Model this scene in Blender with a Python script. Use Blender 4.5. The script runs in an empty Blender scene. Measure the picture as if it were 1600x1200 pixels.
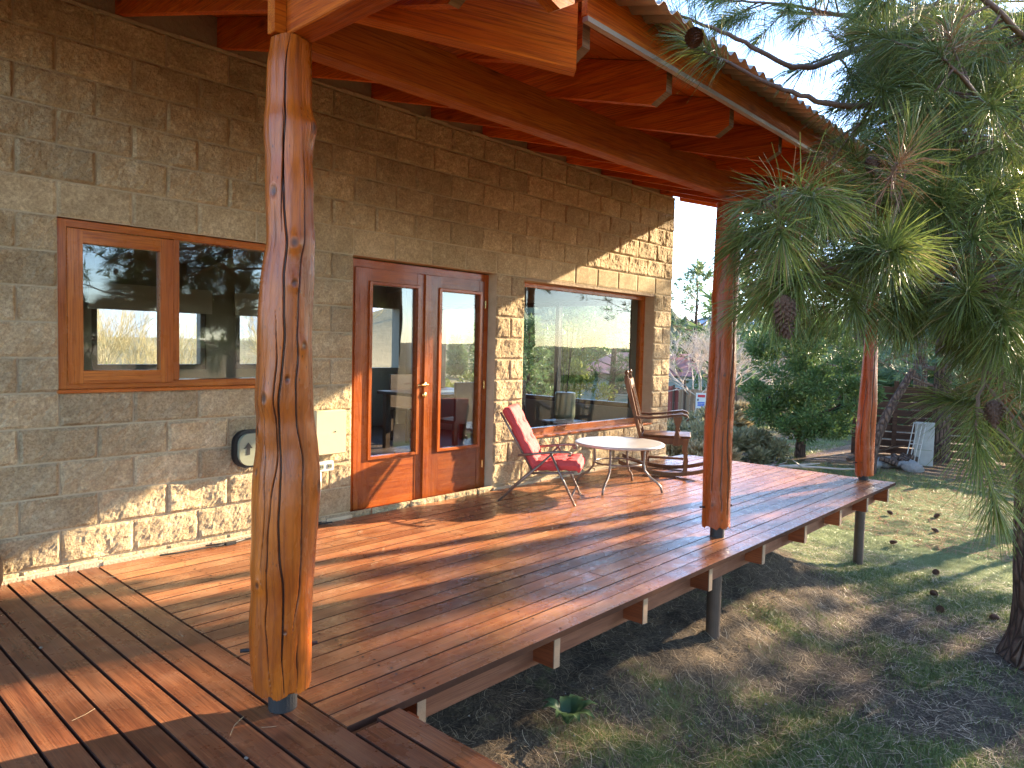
import bpy, bmesh, math, random
import numpy as np
from mathutils import Vector, Matrix, noise
R = math.radians
rnd = random.Random(7)
rng = np.random.default_rng(11)
S = bpy.context.scene
COL = S.collection

# ------------------------------------------------------------------ camera, sky, sun, exposure
CAM = Vector((-1.2751, -4.6792, 1.3774)); YAW, PITCH, ROLL, FPX = 0.7399, -0.0538, 0.0242, 1120.34
FWD = Vector((math.cos(PITCH)*math.cos(YAW), math.cos(PITCH)*math.sin(YAW), math.sin(PITCH)))
r0 = Vector((math.sin(YAW), -math.cos(YAW), 0)); u0 = r0.cross(FWD)
RGT = math.cos(ROLL)*r0 + math.sin(ROLL)*u0
UPV = -math.sin(ROLL)*r0 + math.cos(ROLL)*u0
cam = bpy.data.cameras.new('camera'); camo = bpy.data.objects.new('camera', cam); COL.objects.link(camo)
M = Matrix((RGT, UPV, -FWD)).transposed().to_4x4(); M.translation = CAM
camo.matrix_world = M
cam.sensor_width = 36; cam.lens = FPX/1600*36; cam.clip_start = .05; cam.clip_end = 12000
S.camera = camo
SUN_AZ, SUN_EL = R(-13.5), R(18.8)
wd = bpy.data.worlds.new('World'); S.world = wd; wd.use_nodes = True
wn = wd.node_tree.nodes; bg = wn['Background']; sky = wn.new('ShaderNodeTexSky')
sky.sky_type = 'NISHITA'; sky.sun_disc = False; sky.sun_elevation = SUN_EL
sky.sun_rotation = math.pi/2 - SUN_AZ
sky.air_density = .85; sky.dust_density = .35; sky.ozone_density = 1.5
tint = wn.new('ShaderNodeMix'); tint.data_type = 'RGBA'; tint.blend_type = 'MULTIPLY'; tint.inputs[0].default_value = 1
wd.node_tree.links.new(sky.outputs[0], tint.inputs[6]); tint.inputs[7].default_value = (.88, .96, 1.10, 1)   # one even tint over the whole sky
wd.node_tree.links.new(tint.outputs[2], bg.inputs[0]); bg.inputs[1].default_value = 0.14
sl = bpy.data.lights.new('sun', 'SUN'); slo = bpy.data.objects.new('sun', sl); COL.objects.link(slo)
sl.energy = 4.7; sl.angle = R(.55); sl.color = (1, .80, .56)
sd = Vector((math.cos(SUN_EL)*math.cos(SUN_AZ), math.cos(SUN_EL)*math.sin(SUN_AZ), math.sin(SUN_EL)))
slo.rotation_euler = sd.to_track_quat('Z', 'Y').to_euler()
S.view_settings.view_transform = 'Standard'; S.view_settings.look = 'None'
S.view_settings.exposure = 2.68; S.view_settings.gamma = 1
S.cycles.max_bounces = 10; S.cycles.diffuse_bounces = 5; S.cycles.glossy_bounces = 4
S.cycles.transparent_max_bounces = 16; S.cycles.sample_clamp_indirect = 6
S.cycles.caustics_reflective = False; S.cycles.caustics_refractive = False

def at(px, py, d):
    return CAM + d*(FWD + RGT*((px-800)/FPX) - UPV*((py-600)/FPX))

# ------------------------------------------------------------------ node helpers
class NT:
    def __init__(s, name):
        s.m = bpy.data.materials.new(name); s.m.use_nodes = True
        s.t = s.m.node_tree; s.t.nodes.clear()
        s.out = s.t.nodes.new('ShaderNodeOutputMaterial')
    def n(s, typ, ins=None, **kw):
        nd = s.t.nodes.new(typ)
        for k, v in kw.items(): setattr(nd, k, v)
        for k, v in (ins or {}).items():
            if isinstance(v, bpy.types.NodeSocket): s.t.links.new(v, nd.inputs[k])
            else: nd.inputs[k].default_value = v
        return nd
    def coord(s, kind='Object'): return s.n('ShaderNodeTexCoord').outputs[kind]
    def mapping(s, vec, scale=(1,1,1), loc=(0,0,0), rot=(0,0,0)):
        return s.n('ShaderNodeMapping', {'Vector': vec, 'Scale': scale, 'Location': loc, 'Rotation': rot}).outputs[0]
    def rvec(s, vec, k=37.0):
        r = s.n('ShaderNodeObjectInfo').outputs['Random']
        m = s.n('ShaderNodeMath', {0: r, 1: k}, operation='MULTIPLY').outputs[0]
        return s.n('ShaderNodeVectorMath', {0: vec, 1: m}, operation='ADD').outputs[0]
    def noise(s, vec, scale, detail=4, rough=.55, dist=0):
        return s.n('ShaderNodeTexNoise', {'Vector': vec, 'Scale': scale, 'Detail': detail, 'Roughness': rough, 'Distortion': dist}).outputs[0]
    def ramp(s, fac, stops):
        nd = s.n('ShaderNodeValToRGB', {'Fac': fac}); e = nd.color_ramp.elements
        while len(e) < len(stops): e.new(.5)
        for i, (p, c) in enumerate(stops):
            e[i].position = p; e[i].color = (*c, 1) if len(c) == 3 else c
        return nd.outputs[0]
    def mix(s, fac, a, b, blend='MIX'):
        nd = s.n('ShaderNodeMix', data_type='RGBA', blend_type=blend)
        for i, v in ((0, fac), (6, a), (7, b)):
            if isinstance(v, bpy.types.NodeSocket): s.t.links.new(v, nd.inputs[i])
            else: nd.inputs[i].default_value = (*v, 1) if isinstance(v, tuple) and len(v) == 3 else v
        return nd.outputs[2]
    def math(s, op, a, b=0.0): return s.n('ShaderNodeMath', {0: a, 1: b}, operation=op).outputs[0]
    def rng(s, v, a, b, c, d):
        return s.n('ShaderNodeMapRange', {'Value': v, 'From Min': a, 'From Max': b, 'To Min': c, 'To Max': d}).outputs[0]
    def bump(s, h, dist=.01, strength=1.0, normal=None):
        ins = {'Height': h, 'Distance': dist, 'Strength': strength}
        if normal is not None: ins['Normal'] = normal
        return s.n('ShaderNodeBump', ins).outputs[0]
    def pbr(s, color, rough=.6, normal=None, metal=0, spec=.5, coat=0, coatr=.1):
        ins = {'Base Color': (*color, 1) if isinstance(color, tuple) and len(color) == 3 else color,
               'Roughness': rough, 'Metallic': metal, 'Specular IOR Level': spec, 'Coat Weight': coat, 'Coat Roughness': coatr}
        if normal is not None: ins['Normal'] = normal
        b = s.n('ShaderNodeBsdfPrincipled', ins)
        s.t.links.new(b.outputs[0], s.out.inputs[0]); return s.m

def simple(name, c, rough=.6, metal=0, var=.25, scale=8, bump=.002, spec=.5):
    t = NT(name); v = t.rvec(t.coord())
    n = t.noise(v, scale, 5)
    col = t.mix(n, tuple(x*(1-var) for x in c), tuple(min(1, x*(1+var)) for x in c))
    nb = t.bump(t.noise(v, scale*8, 3), bump)
    return t.pbr(col, rough, nb, metal, spec)

def wood(name, a, b, dark, rough=.4, axis=0, scale=1.0, coat=.0, bump=.0015, objvar=.3, wear=None, spec=.22, knots=0.0):
    """grain along axis"""
    t = NT(name); v = t.rvec(t.coord())
    sc = [14*scale]*3; sc[axis] = .7*scale
    vm = t.mapping(v, tuple(sc))
    n1 = t.noise(vm, 1.6, 4, .5, .6)
    sc2 = [60*scale]*3; sc2[axis] = 1.6*scale
    n2 = t.noise(t.mapping(v, tuple(sc2)), 3, 3, .6)
    n3 = t.noise(v, 1.7, 3)
    c = t.mix(t.rng(n1, .38, .62, 0, 1), a, b)
    c = t.mix(t.rng(n2, .44, .66, 0, .72), c, dark)
    c = t.mix(t.rng(n3, .35, .75, 0, .35), c, dark)
    r = t.n('ShaderNodeObjectInfo').outputs['Random']
    bri = t.rng(r, 0, 1, 1-objvar, 1+objvar)
    c = t.mix(1.0, c, t.n('ShaderNodeCombineColor', {0: bri, 1: bri, 2: bri}).outputs[0], 'MULTIPLY')
    if knots:
        vo = t.n('ShaderNodeTexVoronoi', {'Vector': t.mapping(v, tuple(2.2 if i == axis else 5.5 for i in range(3))), 'Scale': 1.0}).outputs['Distance']
        c = t.mix(t.rng(vo, .02, .16, knots, 0), c, tuple(x*.3 for x in dark))
    if wear:
        w = t.noise(v, 3.2, 5, .65)
        c = t.mix(t.rng(w, .48, .72, 0, wear[1]), c, wear[0])
    rr = t.rng(t.noise(v, 9, 4), .3, .7, rough-.1, rough+.12)
    return t.pbr(c, rr, t.bump(t.math('ADD', n1, n2), bump), 0, spec, coat, .12)

# ------------------------------------------------------------------ mesh helpers
class MB:
    def __init__(s): s.v = []; s.f = []; s.m = []
    def add(s, vs, fs, mi=0):
        o = len(s.v); s.v += [tuple(v) for v in vs]; s.f += [tuple(i+o for i in f) for f in fs]; s.m += [mi]*len(fs); return s
    def box(s, a, b, mi=0, mat=None, bev=0.0):
        (x0, y0, z0), (x1, y1, z1) = a, b
        if bev > 0:
            e = bev; vs = []
            for (zx, ins) in ((z0, e), (z0+e, 0), (z1-e, 0), (z1, e)):
                for (X, Y) in ((x0, y0), (x1, y0), (x1, y1), (x0, y1)):
                    vs.append((X + (ins if X == x0 else -ins), Y + (ins if Y == y0 else -ins), zx))
            fs = [(3, 2, 1, 0), (12, 13, 14, 15)]
            for k in range(3):
                for i in range(4):
                    j = (i+1) % 4; fs.append((k*4+i, k*4+j, k*4+4+j, k*4+4+i))
        else:
            vs = [(x0,y0,z0),(x1,y0,z0),(x1,y1,z0),(x0,y1,z0),(x0,y0,z1),(x1,y0,z1),(x1,y1,z1),(x0,y1,z1)]
            fs = [(3,2,1,0),(4,5,6,7),(0,1,5,4),(1,2,6,5),(2,3,7,6),(3,0,4,7)]
        if mat is not None: vs = [tuple(mat @ Vector(v)) for v in vs]
        return s.add(vs, fs, mi)
    def tube(s, pts, rad, n=8, mi=0, cap=True, wob=0.0):
        pts = [Vector(p) for p in pts]
        if not isinstance(rad, (list, tuple)): rad = [rad]*len(pts)
        vs = []; fs = []; up = None
        for i, p in enumerate(pts):
            d = (pts[min(i+1, len(pts)-1)] - pts[max(i-1, 0)]).normalized()
            if up is None:
                up = Vector((0,0,1)) if abs(d.z) < .9 else Vector((1,0,0))
            a = d.cross(up).normalized(); b = a.cross(d).normalized(); up = b
            for k in range(n):
                t = 2*math.pi*k/n; rr = rad[i]*(1+wob*rnd.uniform(-1, 1))
                vs.append(p + a*math.cos(t)*rr + b*math.sin(t)*rr)
        for i in range(len(pts)-1):
            for k in range(n):
                k2 = (k+1) % n; fs.append((i*n+k, i*n+k2, (i+1)*n+k2, (i+1)*n+k))
        if cap:
            fs.append(tuple(range(n))[::-1]); fs.append(tuple((len(pts)-1)*n+k for k in range(n)))
        return s.add(vs, fs, mi)
    def lathe(s, prof, n=24, mi=0, c=(0,0,0)):
        vs = []; fs = []
        for r_, z in prof:
            for k in range(n):
                t = 2*math.pi*k/n; vs.append((c[0]+r_*math.cos(t), c[1]+r_*math.sin(t), c[2]+z))
        for i in range(len(prof)-1):
            for k in range(n):
                k2 = (k+1) % n; fs.append((i*n+k, i*n+k2, (i+1)*n+k2, (i+1)*n+k))
        fs.append(tuple(range(n))[::-1]); fs.append(tuple((len(prof)-1)*n+k for k in range(n)))
        return s.add(vs, fs, mi)
    def prism(s, poly, vec, mi=0):
        n = len(poly); vec = Vector(vec)
        vs = [Vector(q) for q in poly] + [Vector(q)+vec for q in poly]
        fs = [tuple(range(n)), tuple(range(n, 2*n))[::-1]] + [(i, (i+1) % n + 0, (i+1) % n + n, i+n)[::-1] for i in range(n)]
        return s.add(vs, fs, mi)
    def mesh(s, name, mats, smooth=False):
        me = bpy.data.meshes.new(name); me.from_pydata(s.v, [], s.f)
        for m in (mats if isinstance(mats, (list, tuple)) else [mats]): me.materials.append(m)
        if any(s.m): me.polygons.foreach_set('material_index', s.m)
        if smooth: me.polygons.foreach_set('use_smooth', [True]*len(me.polygons))
        bm = bmesh.new(); bm.from_mesh(me); bmesh.ops.recalc_face_normals(bm, faces=bm.faces); bm.to_mesh(me); bm.free()
        me.update(); return me
    def build(s, name, mats, parent=None, smooth=False, loc=None, rot=None):
        return link(name, s.mesh(name, mats, smooth), parent, loc, rot)

def link(name, me, parent=None, loc=None, rot=None):
    o = bpy.data.objects.new(name, me); COL.objects.link(o)
    if parent: o.parent = parent
    if loc is not None: o.location = loc
    if rot is not None: o.rotation_euler = rot
    return o
def tag(o, label=None, cat=None, group=None, kind=None):
    for k, v in (('label', label), ('category', cat), ('group', group), ('kind', kind)):
        if v: o[k] = v
    return o
def thing(name, label, cat, loc=(0,0,0), rz=0, group=None):
    o = bpy.data.objects.new(name, None); COL.objects.link(o); o.location = loc; o.rotation_euler = (0, 0, rz)
    o.empty_display_size = .2
    return tag(o, label, cat, group)
def npmesh(name, V, F, mats, parent=None, smooth=False, mi=None, attr=None):
    """V (n,3), F (m,k) uniform"""
    me = bpy.data.meshes.new(name); V = np.asarray(V, np.float32); F = np.asarray(F, np.int32); m, k = F.shape
    me.vertices.add(len(V)); me.vertices.foreach_set('co', V.ravel())
    me.loops.add(m*k); me.loops.foreach_set('vertex_index', F.ravel())
    me.polygons.add(m); me.polygons.foreach_set('loop_start', np.arange(0, m*k, k, dtype=np.int32))
    for mt in (mats if isinstance(mats, (list, tuple)) else [mats]): me.materials.append(mt)
    if mi is not None: me.polygons.foreach_set('material_index', np.asarray(mi, np.int32))
    if smooth: me.polygons.foreach_set('use_smooth', np.ones(m, bool))
    for nm, arr in (attr or {}).items():
        a = me.attributes.new(nm, 'FLOAT', 'POINT'); a.data.foreach_set('value', np.asarray(arr, np.float32))
    me.update(calc_edges=True)
    return link(name, me, parent)
def nz(p, s=1.0): return noise.noise(Vector(p)*s)
def unit(a): return a/np.maximum(np.linalg.norm(a, axis=-1, keepdims=True), 1e-9)
def sm(t): t = np.clip(t, 0, 1); return t*t*(3-2*t)

# ------------------------------------------------------------------ materials
def m_block(name, tint=1.0, smooth=False):
    t = NT(name); v = t.rvec(t.coord('Object'), 53)
    n1 = t.noise(v, 6, 5, .6); n2 = t.noise(v, 70, 4, .7)
    c = t.mix(t.rng(n1, .3, .7, 0, 1), (.46*tint, .345*tint, .195*tint), (.66*tint, .52*tint, .32*tint))
    n4 = t.noise(v, 26, 5, .7)
    c = t.mix(t.rng(n2, .36, .60, .45, 1), (.17, .115, .065), c); c = t.mix(t.rng(n4, .35, .62, .42, 0), c, (.22, .155, .09)); c = t.mix(t.rng(n4, .58, .75, 0, .45), c, (.74, .62, .42))
    sp = t.n('ShaderNodeTexVoronoi', {'Vector': v, 'Scale': 95.0}).outputs['Distance']
    c = t.mix(t.rng(sp, .05, .22, .55, 0), c, (.09, .07, .055))
    r = t.n('ShaderNodeObjectInfo').outputs['Random']; bri = t.rng(r, 0, 1, .82, 1.16)
    c = t.mix(1.0, c, t.n('ShaderNodeCombineColor', {0: bri, 1: bri, 2: t.math('MULTIPLY', bri, .98)}).outputs[0], 'MULTIPLY')
    h = t.math('ADD', t.math('MULTIPLY', t.noise(v, 38, 6, .68), 1.0), t.math('MULTIPLY', t.noise(v, 130, 3, .6), .35))
    nb = t.bump(h, .002 if smooth else .015)
    return t.pbr(c, .95, nb, 0, .15)
M_BLOCK = m_block('split_face_block'); M_SMOOTH = m_block('smooth_block', 1.08, True)
M_MORTAR = simple('mortar', (.47, .38, .25), .95, var=.22, scale=10, bump=.006, spec=.1)
M_RENDER = simple('cement_render', (.33, .25, .17), .95, var=.2, scale=4, bump=.01, spec=.1)
M_FRAME = wood('varnished_frame', (.54, .17, .028), (.41, .105, .015), (.22, .045, .008), .30, 2, coat=.15)
M_FRAMEH = wood('varnished_frame_rail', (.54, .17, .028), (.41, .105, .015), (.22, .045, .008), .30, 0, coat=.15)
M_DOOR = wood('varnished_door', (.44, .12, .022), (.32, .075, .014), (.17, .03, .007), .27, 2, coat=.2)
M_DOORH = wood('varnished_door_rail', (.44, .12, .022), (.32, .075, .014), (.17, .03, .007), .27, 0, coat=.2)
M_BEAM = wood('stained_beam', (.70, .185, .012), (.56, .115, .006), (.25, .04, .004), .55, 0, bump=.003, coat=0, knots=.8)
M_BEAMY = wood('stained_rafter', (.66, .15, .010), (.50, .085, .005), (.22, .03, .004), .55, 1, bump=.003, coat=0, knots=.7)
M_ENDG = wood('rafter_end_grain', (.30, .17, .085), (.22, .12, .06), (.12, .06, .03), .8, 0)
M_SOFFIT = wood('soffit_board', (.62, .165, .015), (.50, .11, .010), (.28, .05, .008), .5, 0)
M_DECK = wood('deck_board_wood', (.41, .165, .062), (.26, .088, .034), (.10, .032, .015), .28, 0, bump=.0012, objvar=.34, wear=((.48, .26, .13), .65), spec=.6)
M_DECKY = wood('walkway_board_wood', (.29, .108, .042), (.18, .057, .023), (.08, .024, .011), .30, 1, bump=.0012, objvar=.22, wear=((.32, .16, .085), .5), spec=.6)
M_BSIDE = simple('board_side_gap_shade', (.06, .028, .018), .95, 0, .3, 8, .001, .05)  # board sides coloured dark so the gaps between boards look shaded
M_JOIST = wood('joist_wood', (.36, .095, .03), (.26, .06, .018), (.13, .03, .012), .6, 1)
M_JOISTX = wood('edge_joist_wood', (.30, .125, .065), (.24, .09, .045), (.13, .045, .025), .6, 0)
M_PALE = simple('pale_end_grain', (.34, .21, .12), .8, scale=40)
M_FOOT = simple('dark_steel', (.022, .019, .018), .6, .2, scale=20)
M_PIER = simple('rusty_steel_pipe', (.10, .065, .045), .6, .3, scale=12)
M_BRASS = simple('brass', (.75, .52, .2), .25, 1, scale=20, bump=.0003)
M_TUBE = simple('powder_coated_tube', (.20, .165, .14), .3, .55, scale=30, bump=.0003)
M_CREAM = simple('cream_painted_metal', (.62, .52, .30), .45, 0, .06, 5, .0004)
M_VENT = simple('grey_green_plastic', (.24, .25, .17), .4, 0, .1, 12, .0004)
M_BLACK = simple('black_plastic', (.015, .014, .013), .5, 0, .2, 20, .0005)
M_WHITE = simple('white_plastic', (.7, .68, .6), .4, 0, .06, 12, .0003)
M_ROCK = wood('rocking_chair_wood', (.20, .085, .025), (.13, .05, .015), (.05, .02, .008), .38, 2, coat=.05)
M_FLASH = simple('pale_metal_flashing', (.42, .38, .32), .5, .3, .2, 6, .0005)
M_ROOFM = simple('galvanised_sheet', (.42, .34, .25), .5, .5, .2, 5, .0008)
M_PLASTER = simple('white_plaster', (.30, .27, .21), .9, 0, .08, 3, .001)
M_DARKW = simple('dark_interior_wood', (.07, .035, .02), .4, 0, .3, 8)
M_INFLOOR = simple('interior_floor', (.09, .05, .03), .6, 0, .25, 5)
M_BLIND = simple('roller_blind', (.6, .57, .5), .9, 0, .05, 8)

def m_log(name='varnished_log', ca=(.26, .050, .004), cb=(.52, .130, .010)):
    t = NT(name); v = t.coord()
    n1 = t.noise(t.mapping(v, (22, 22, 2.2)), 1.5, 5, .55, 1.0)
    n2 = t.noise(t.mapping(v, (5, 5, 2.0)), 1.3, 4, .6)
    n3 = t.noise(t.mapping(v, (90, 90, 9)), 1.2, 4, .7)
    c = t.mix(t.rng(n2, .3, .68, 0, 1), ca, cb)
    c = t.mix(t.rng(n1, .48, .72, 0, .7), c, (.21, .045, .006))
    c = t.mix(t.rng(n3, .5, .75, 0, .35), c, (.16, .05, .02))
    pit = t.n('ShaderNodeTexVoronoi', {'Vector': t.mapping(v, (60, 60, 24)), 'Scale': 1.0}).outputs['Distance']
    c = t.mix(t.math('MULTIPLY', t.rng(pit, .08, .2, 1, 0), t.rng(t.noise(v, 4, 3), .48, .6, 0, .8)), c, (.06, .02, .008))
    c = t.mix(t.rng(t.noise(t.mapping(v, (34, 34, 1.6)), 1.4, 4, .6, .8), .52, .62, 0, .5), c, (.15, .035, .006))
    cr = t.n('ShaderNodeAttribute', attribute_name='crack').outputs['Fac']
    c = t.mix(cr, c, (.03, .012, .008))
    rough = t.rng(n2, .3, .7, .2, .38)
    nb = t.bump(t.math('ADD', t.math('MULTIPLY', n1, .6), t.math('MULTIPLY', n3, .3)), .007)
    return t.pbr(c, rough, nb, 0, .35, .06, .12)
M_LOG = m_log(); M_LOGR = m_log('reddish_varnished_log', (.26, .042, .006), (.44, .085, .012))
def m_glass(name, ior, base=(.93,.96,.95)):
    t = NT(name)
    fc = t.n('ShaderNodeLayerWeight', {'Blend': .5}).outputs['Facing']
    fr = t.math('ADD', t.math('MULTIPLY', t.math('POWER', fc, 4.0), 1-ior), ior)
    tr = t.n('ShaderNodeBsdfTransparent', {'Color': (*base, 1)}).outputs[0]
    wav = t.bump(t.noise(t.coord(), 2.2, 1), .0009)
    gl = t.n('ShaderNodeBsdfGlossy', {'Roughness': .005, 'Normal': wav}).outputs[0]
    mx = t.n('ShaderNodeMixShader', {0: fr, 1: tr, 2: gl}).outputs[0]
    t.t.links.new(mx, t.out.inputs[0]); return t.m
M_GLASS = m_glass('window_glass', .085); M_GLASSB = m_glass('big_window_glass', .022)
def m_tableglass():
    t = NT('pebbled_table_glass'); v = t.coord()
    nb = t.bump(t.noise(v, 120, 2), .002)
    return t.pbr((.15, .25, .22), .06, nb, 0, .7, .3, .03)
M_TGLASS = m_tableglass()
def m_cushion():
    t = NT('red_cushion_fabric'); v = t.coord()
    n = t.noise(v, 7, 4)
    c = t.mix(n, (.46, .045, .05), (.62, .10, .095))
    w = t.noise(v, 400, 2)
    nb = t.bump(t.noise(v, 22, 4, .6, .5), .012, 1, t.bump(w, .0006))
    return t.pbr(c, .8, nb, 0, .25)
M_CUSH = m_cushion()

def m_needles(name, a, b, tip=None, trans=.35):
    t = NT(name)
    r = t.n('ShaderNodeNewGeometry').outputs['Random Per Island']
    c = t.ramp(r, [(0, a), (.55, tuple((x+y)/2 for x, y in zip(a, b))), (.93, b), (1.0, tip or b)])
    d = t.n('ShaderNodeBsdfPrincipled', {'Base Color': c, 'Roughness': .42, 'Specular IOR Level': .45})
    tl = t.n('ShaderNodeBsdfTranslucent', {'Color': c})
    mx = t.n('ShaderNodeMixShader', {0: trans, 1: d.outputs[0], 2: tl.outputs[0]})
    t.t.links.new(mx.outputs[0], t.out.inputs[0]); return t.m
M_NEED = m_needles('pine_needles', (.075, .105, .022), (.22, .265, .06), (.32, .22, .09))
M_NEEDB = m_needles('blue_green_needles', (.05, .12, .075), (.13, .23, .14), (.14, .17, .09))
M_NEEDF = m_needles('far_needles', (.08, .13, .045), (.20, .27, .10), (.2, .2, .09))
M_NEEDY = m_needles('yellow_green_leaves', (.14, .17, .03), (.30, .30, .07), (.35, .28, .08))
M_DEAD = m_needles('dead_needles', (.25, .09, .03), (.42, .20, .08), (.5, .3, .14), .2)
M_LEAF = m_needles('juniper_foliage', (.06, .11, .03), (.17, .25, .07), (.18, .17, .06))
M_SAGE = m_needles('sage_foliage', (.18, .17, .08), (.40, .36, .19), (.45, .36, .16))
M_STRAW = m_needles('dry_straw', (.20, .12, .06), (.56, .42, .25), (.7, .58, .4), .15)
M_TALL = m_needles('tall_dry_grass', (.30, .22, .10), (.52, .42, .24), (.6, .5, .3), .3)
M_GRASS = m_needles('lawn_grass', (.06, .10, .02), (.24, .28, .07), (.46, .38, .17), .3)
M_LAWN = m_needles('frosty_lawn_grass', (.13, .19, .08), (.28, .35, .17), (.42, .42, .26), .3)
M_BROAD = m_needles('broad_leaf', (.07, .13, .05), (.13, .2, .09), (.2, .24, .1), .25)
def m_bark(name, a, b, k=1.0):
    t = NT(name); v = t.coord()
    vo = t.n('ShaderNodeTexVoronoi', {'Vector': t.mapping(v, (16*k, 16*k, 4.5*k)), 'Scale': 1.0}, feature='DISTANCE_TO_EDGE').outputs['Distance']
    n = t.noise(v, 22*k, 6, .65)
    c = t.mix(t.rng(vo, 0, .22, 0, 1), b, a); c = t.mix(t.rng(n, .35, .7, 0, .6), c, b)
    nb = t.bump(t.math('ADD', t.rng(vo, 0, .3, 0, 1), t.math('MULTIPLY', n, .7)), .03)
    return t.pbr(c, .9, nb, 0, .2)
M_BARK = m_bark('pine_bark', (.20, .125, .085), (.055, .035, .027))
M_TWIG = simple('twig_bark', (.16, .095, .06), .8, 0, .4, 30, .004)
M_PALET = simple('pale_bare_twigs', (.55, .46, .36), .8, 0, .25, 10, .002)
M_CONE = simple('pine_cone_scales', (.12, .06, .035), .7, 0, .5, 60, .003)
M_STONE = simple('stone', (.30, .27, .23), .9, 0, .35, 9, .012)

# ------------------------------------------------------------------ ground
def gh(x, y):
    x = np.asarray(x, float); y = np.asarray(y, float)
    fx = 1 - .9*sm((x-4.6)/2.6)
    z = -.95 + fx*(.24*sm((y+3.0)/1.0) + .42*sm((y+2.1)/2.1)*(1-sm((y-.2)/3)))
    z = z + .20*np.exp(-((x-5.6)/.9)**2 - ((y+1.55)/.55)**2)
    d = np.hypot(x+1.3, y+4.7)
    z = z + .12*sm((x-10)/3)*np.exp(-((y+1.5)/2.5)**2)
    z = z - 1.8*sm((d-24)/18)*(y > -30)
    z = z - 5.0*sm((y-8)/40)*sm((30-x)/30)
    # scrub hill to the east, lower hills beyond
    hx, hy = 150., 75.
    hill = 26*np.exp(-(((x-190)*.8-(y-165)*.6)/70)**2 - (((x-190)*.6+(y-165)*.8)/60)**2)
    z = z + hill*sm((d-60)/60)
    return z
gx = np.unique(np.concatenate([-np.geomspace(2.1, 9000, 42), np.arange(-2, 9.3, .055), 9.3+np.geomspace(.12, 9000, 90)]))
gy = np.unique(np.concatenate([-6.3-np.geomspace(.12, 9000, 70), np.arange(-6.3, .3, .055), .3+np.geomspace(.1, 9000, 80)]))
X, Y = np.meshgrid(gx, gy, indexing='ij'); Z = gh(X, Y)
near = (np.abs(X-4) < 9) & (np.abs(Y+3) < 6)
fz = np.zeros_like(Z)
for i, j in zip(*np.nonzero(near)):
    x, y = X[i, j], Y[i, j]
    fz[i, j] = .035*noise.noise((x*2.2, y*2.2, 3)) + .02*noise.noise((x*7, y*7, 9)) + .010*noise.noise((x*19, y*19, 5))
Z = Z+fz
# colour masks: grass green / straw
gm = np.zeros_like(Z); sm_ = np.zeros_like(Z)
for i in range(X.shape[0]):
    for j in range(X.shape[1]):
        x, y = X[i, j], Y[i, j]
        if abs(x) < 60 and abs(y) < 60:
            n1 = noise.noise((x*.9, y*.9, 1.3)); n2 = noise.noise((x*3.1, y*3.1, 7.7))
            g = .62*min(1, max(0, (-y-2.25)*1.3)) + .9*(n1*.9+n2*.5)
            lawn = min(1, max(0, (x-5.6)/1.3))*min(1, max(0, (-y-1.2+.45*(x-6))*1.0))
            lawn *= 1 if x < 12.5 else max(0, 1-(x-12.5)/1.5)
            g = max(g, lawn*1.1)
            if x > 12.5 and y > 1: g = .5 + n1
            if y < -8.5: g = 0
            gm[i, j] = min(1, max(0, g))
            sm_[i, j] = min(1, max(0, .42+.9*n2+.5*n1 - .55*min(1, max(0, (y+2.35)*2.5))*(1 if x < 7.4 else 0))) if y > -8.5 else 1
        else: sm_[i, j] = 1; gm[i, j] = .1
nx, ny = X.shape
idx = np.arange(nx*ny).reshape(nx, ny)
F = np.stack([idx[:-1, :-1], idx[1:, :-1], idx[1:, 1:], idx[:-1, 1:]], -1).reshape(-1, 4)
t = NT('ground_soil'); v = t.coord()
n1 = t.noise(v, 9, 6, .65); n2 = t.noise(v, 55, 5, .7)
soil = t.mix(n1, (.05, .037, .028), (.19, .145, .10)); soil = t.mix(t.rng(n2, .48, .68, 0, .7), soil, (.36, .28, .19))
straw = t.mix(n2, (.16, .105, .06), (.40, .29, .17))
green = t.mix(n2, (.08, .12, .03), (.26, .29, .12))
am = t.n('ShaderNodeAttribute', attribute_name='straw').outputs['Fac']; ag = t.n('ShaderNodeAttribute', attribute_name='green').outputs['Fac']
nn = t.rng(n1, .3, .7, -.25, .25)
c = t.mix(t.rng(t.math('ADD', am, nn), .35, .8, 0, 1), soil, straw)
c = t.mix(t.rng(t.math('ADD', ag, nn), .35, .75, 0, 1), c, green)
far = t.mix(t.noise(v, .35, 7, .7), (.13, .11, .055), (.36, .28, .16))
dist = t.n('ShaderNodeVectorMath', {0: v}, operation='LENGTH').outputs['Value']
c = t.mix(t.rng(dist, 45, 90, 0, 1), c, far)
M_GROUND = t.pbr(c, .95, t.bump(t.math('ADD', n1, n2), .06), 0, .15)
g = npmesh('ground', np.stack([X, Y, Z], -1).reshape(-1, 3), F, M_GROUND, smooth=True, attr={'green': gm.ravel(), 'straw': sm_.ravel()})
tag(g, kind='structure')
def interp_mask(A, x, y):
    i = np.clip(np.searchsorted(gx, x), 0, nx-1); j = np.clip(np.searchsorted(gy, y), 0, ny-1)
    return A[i, j]

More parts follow.
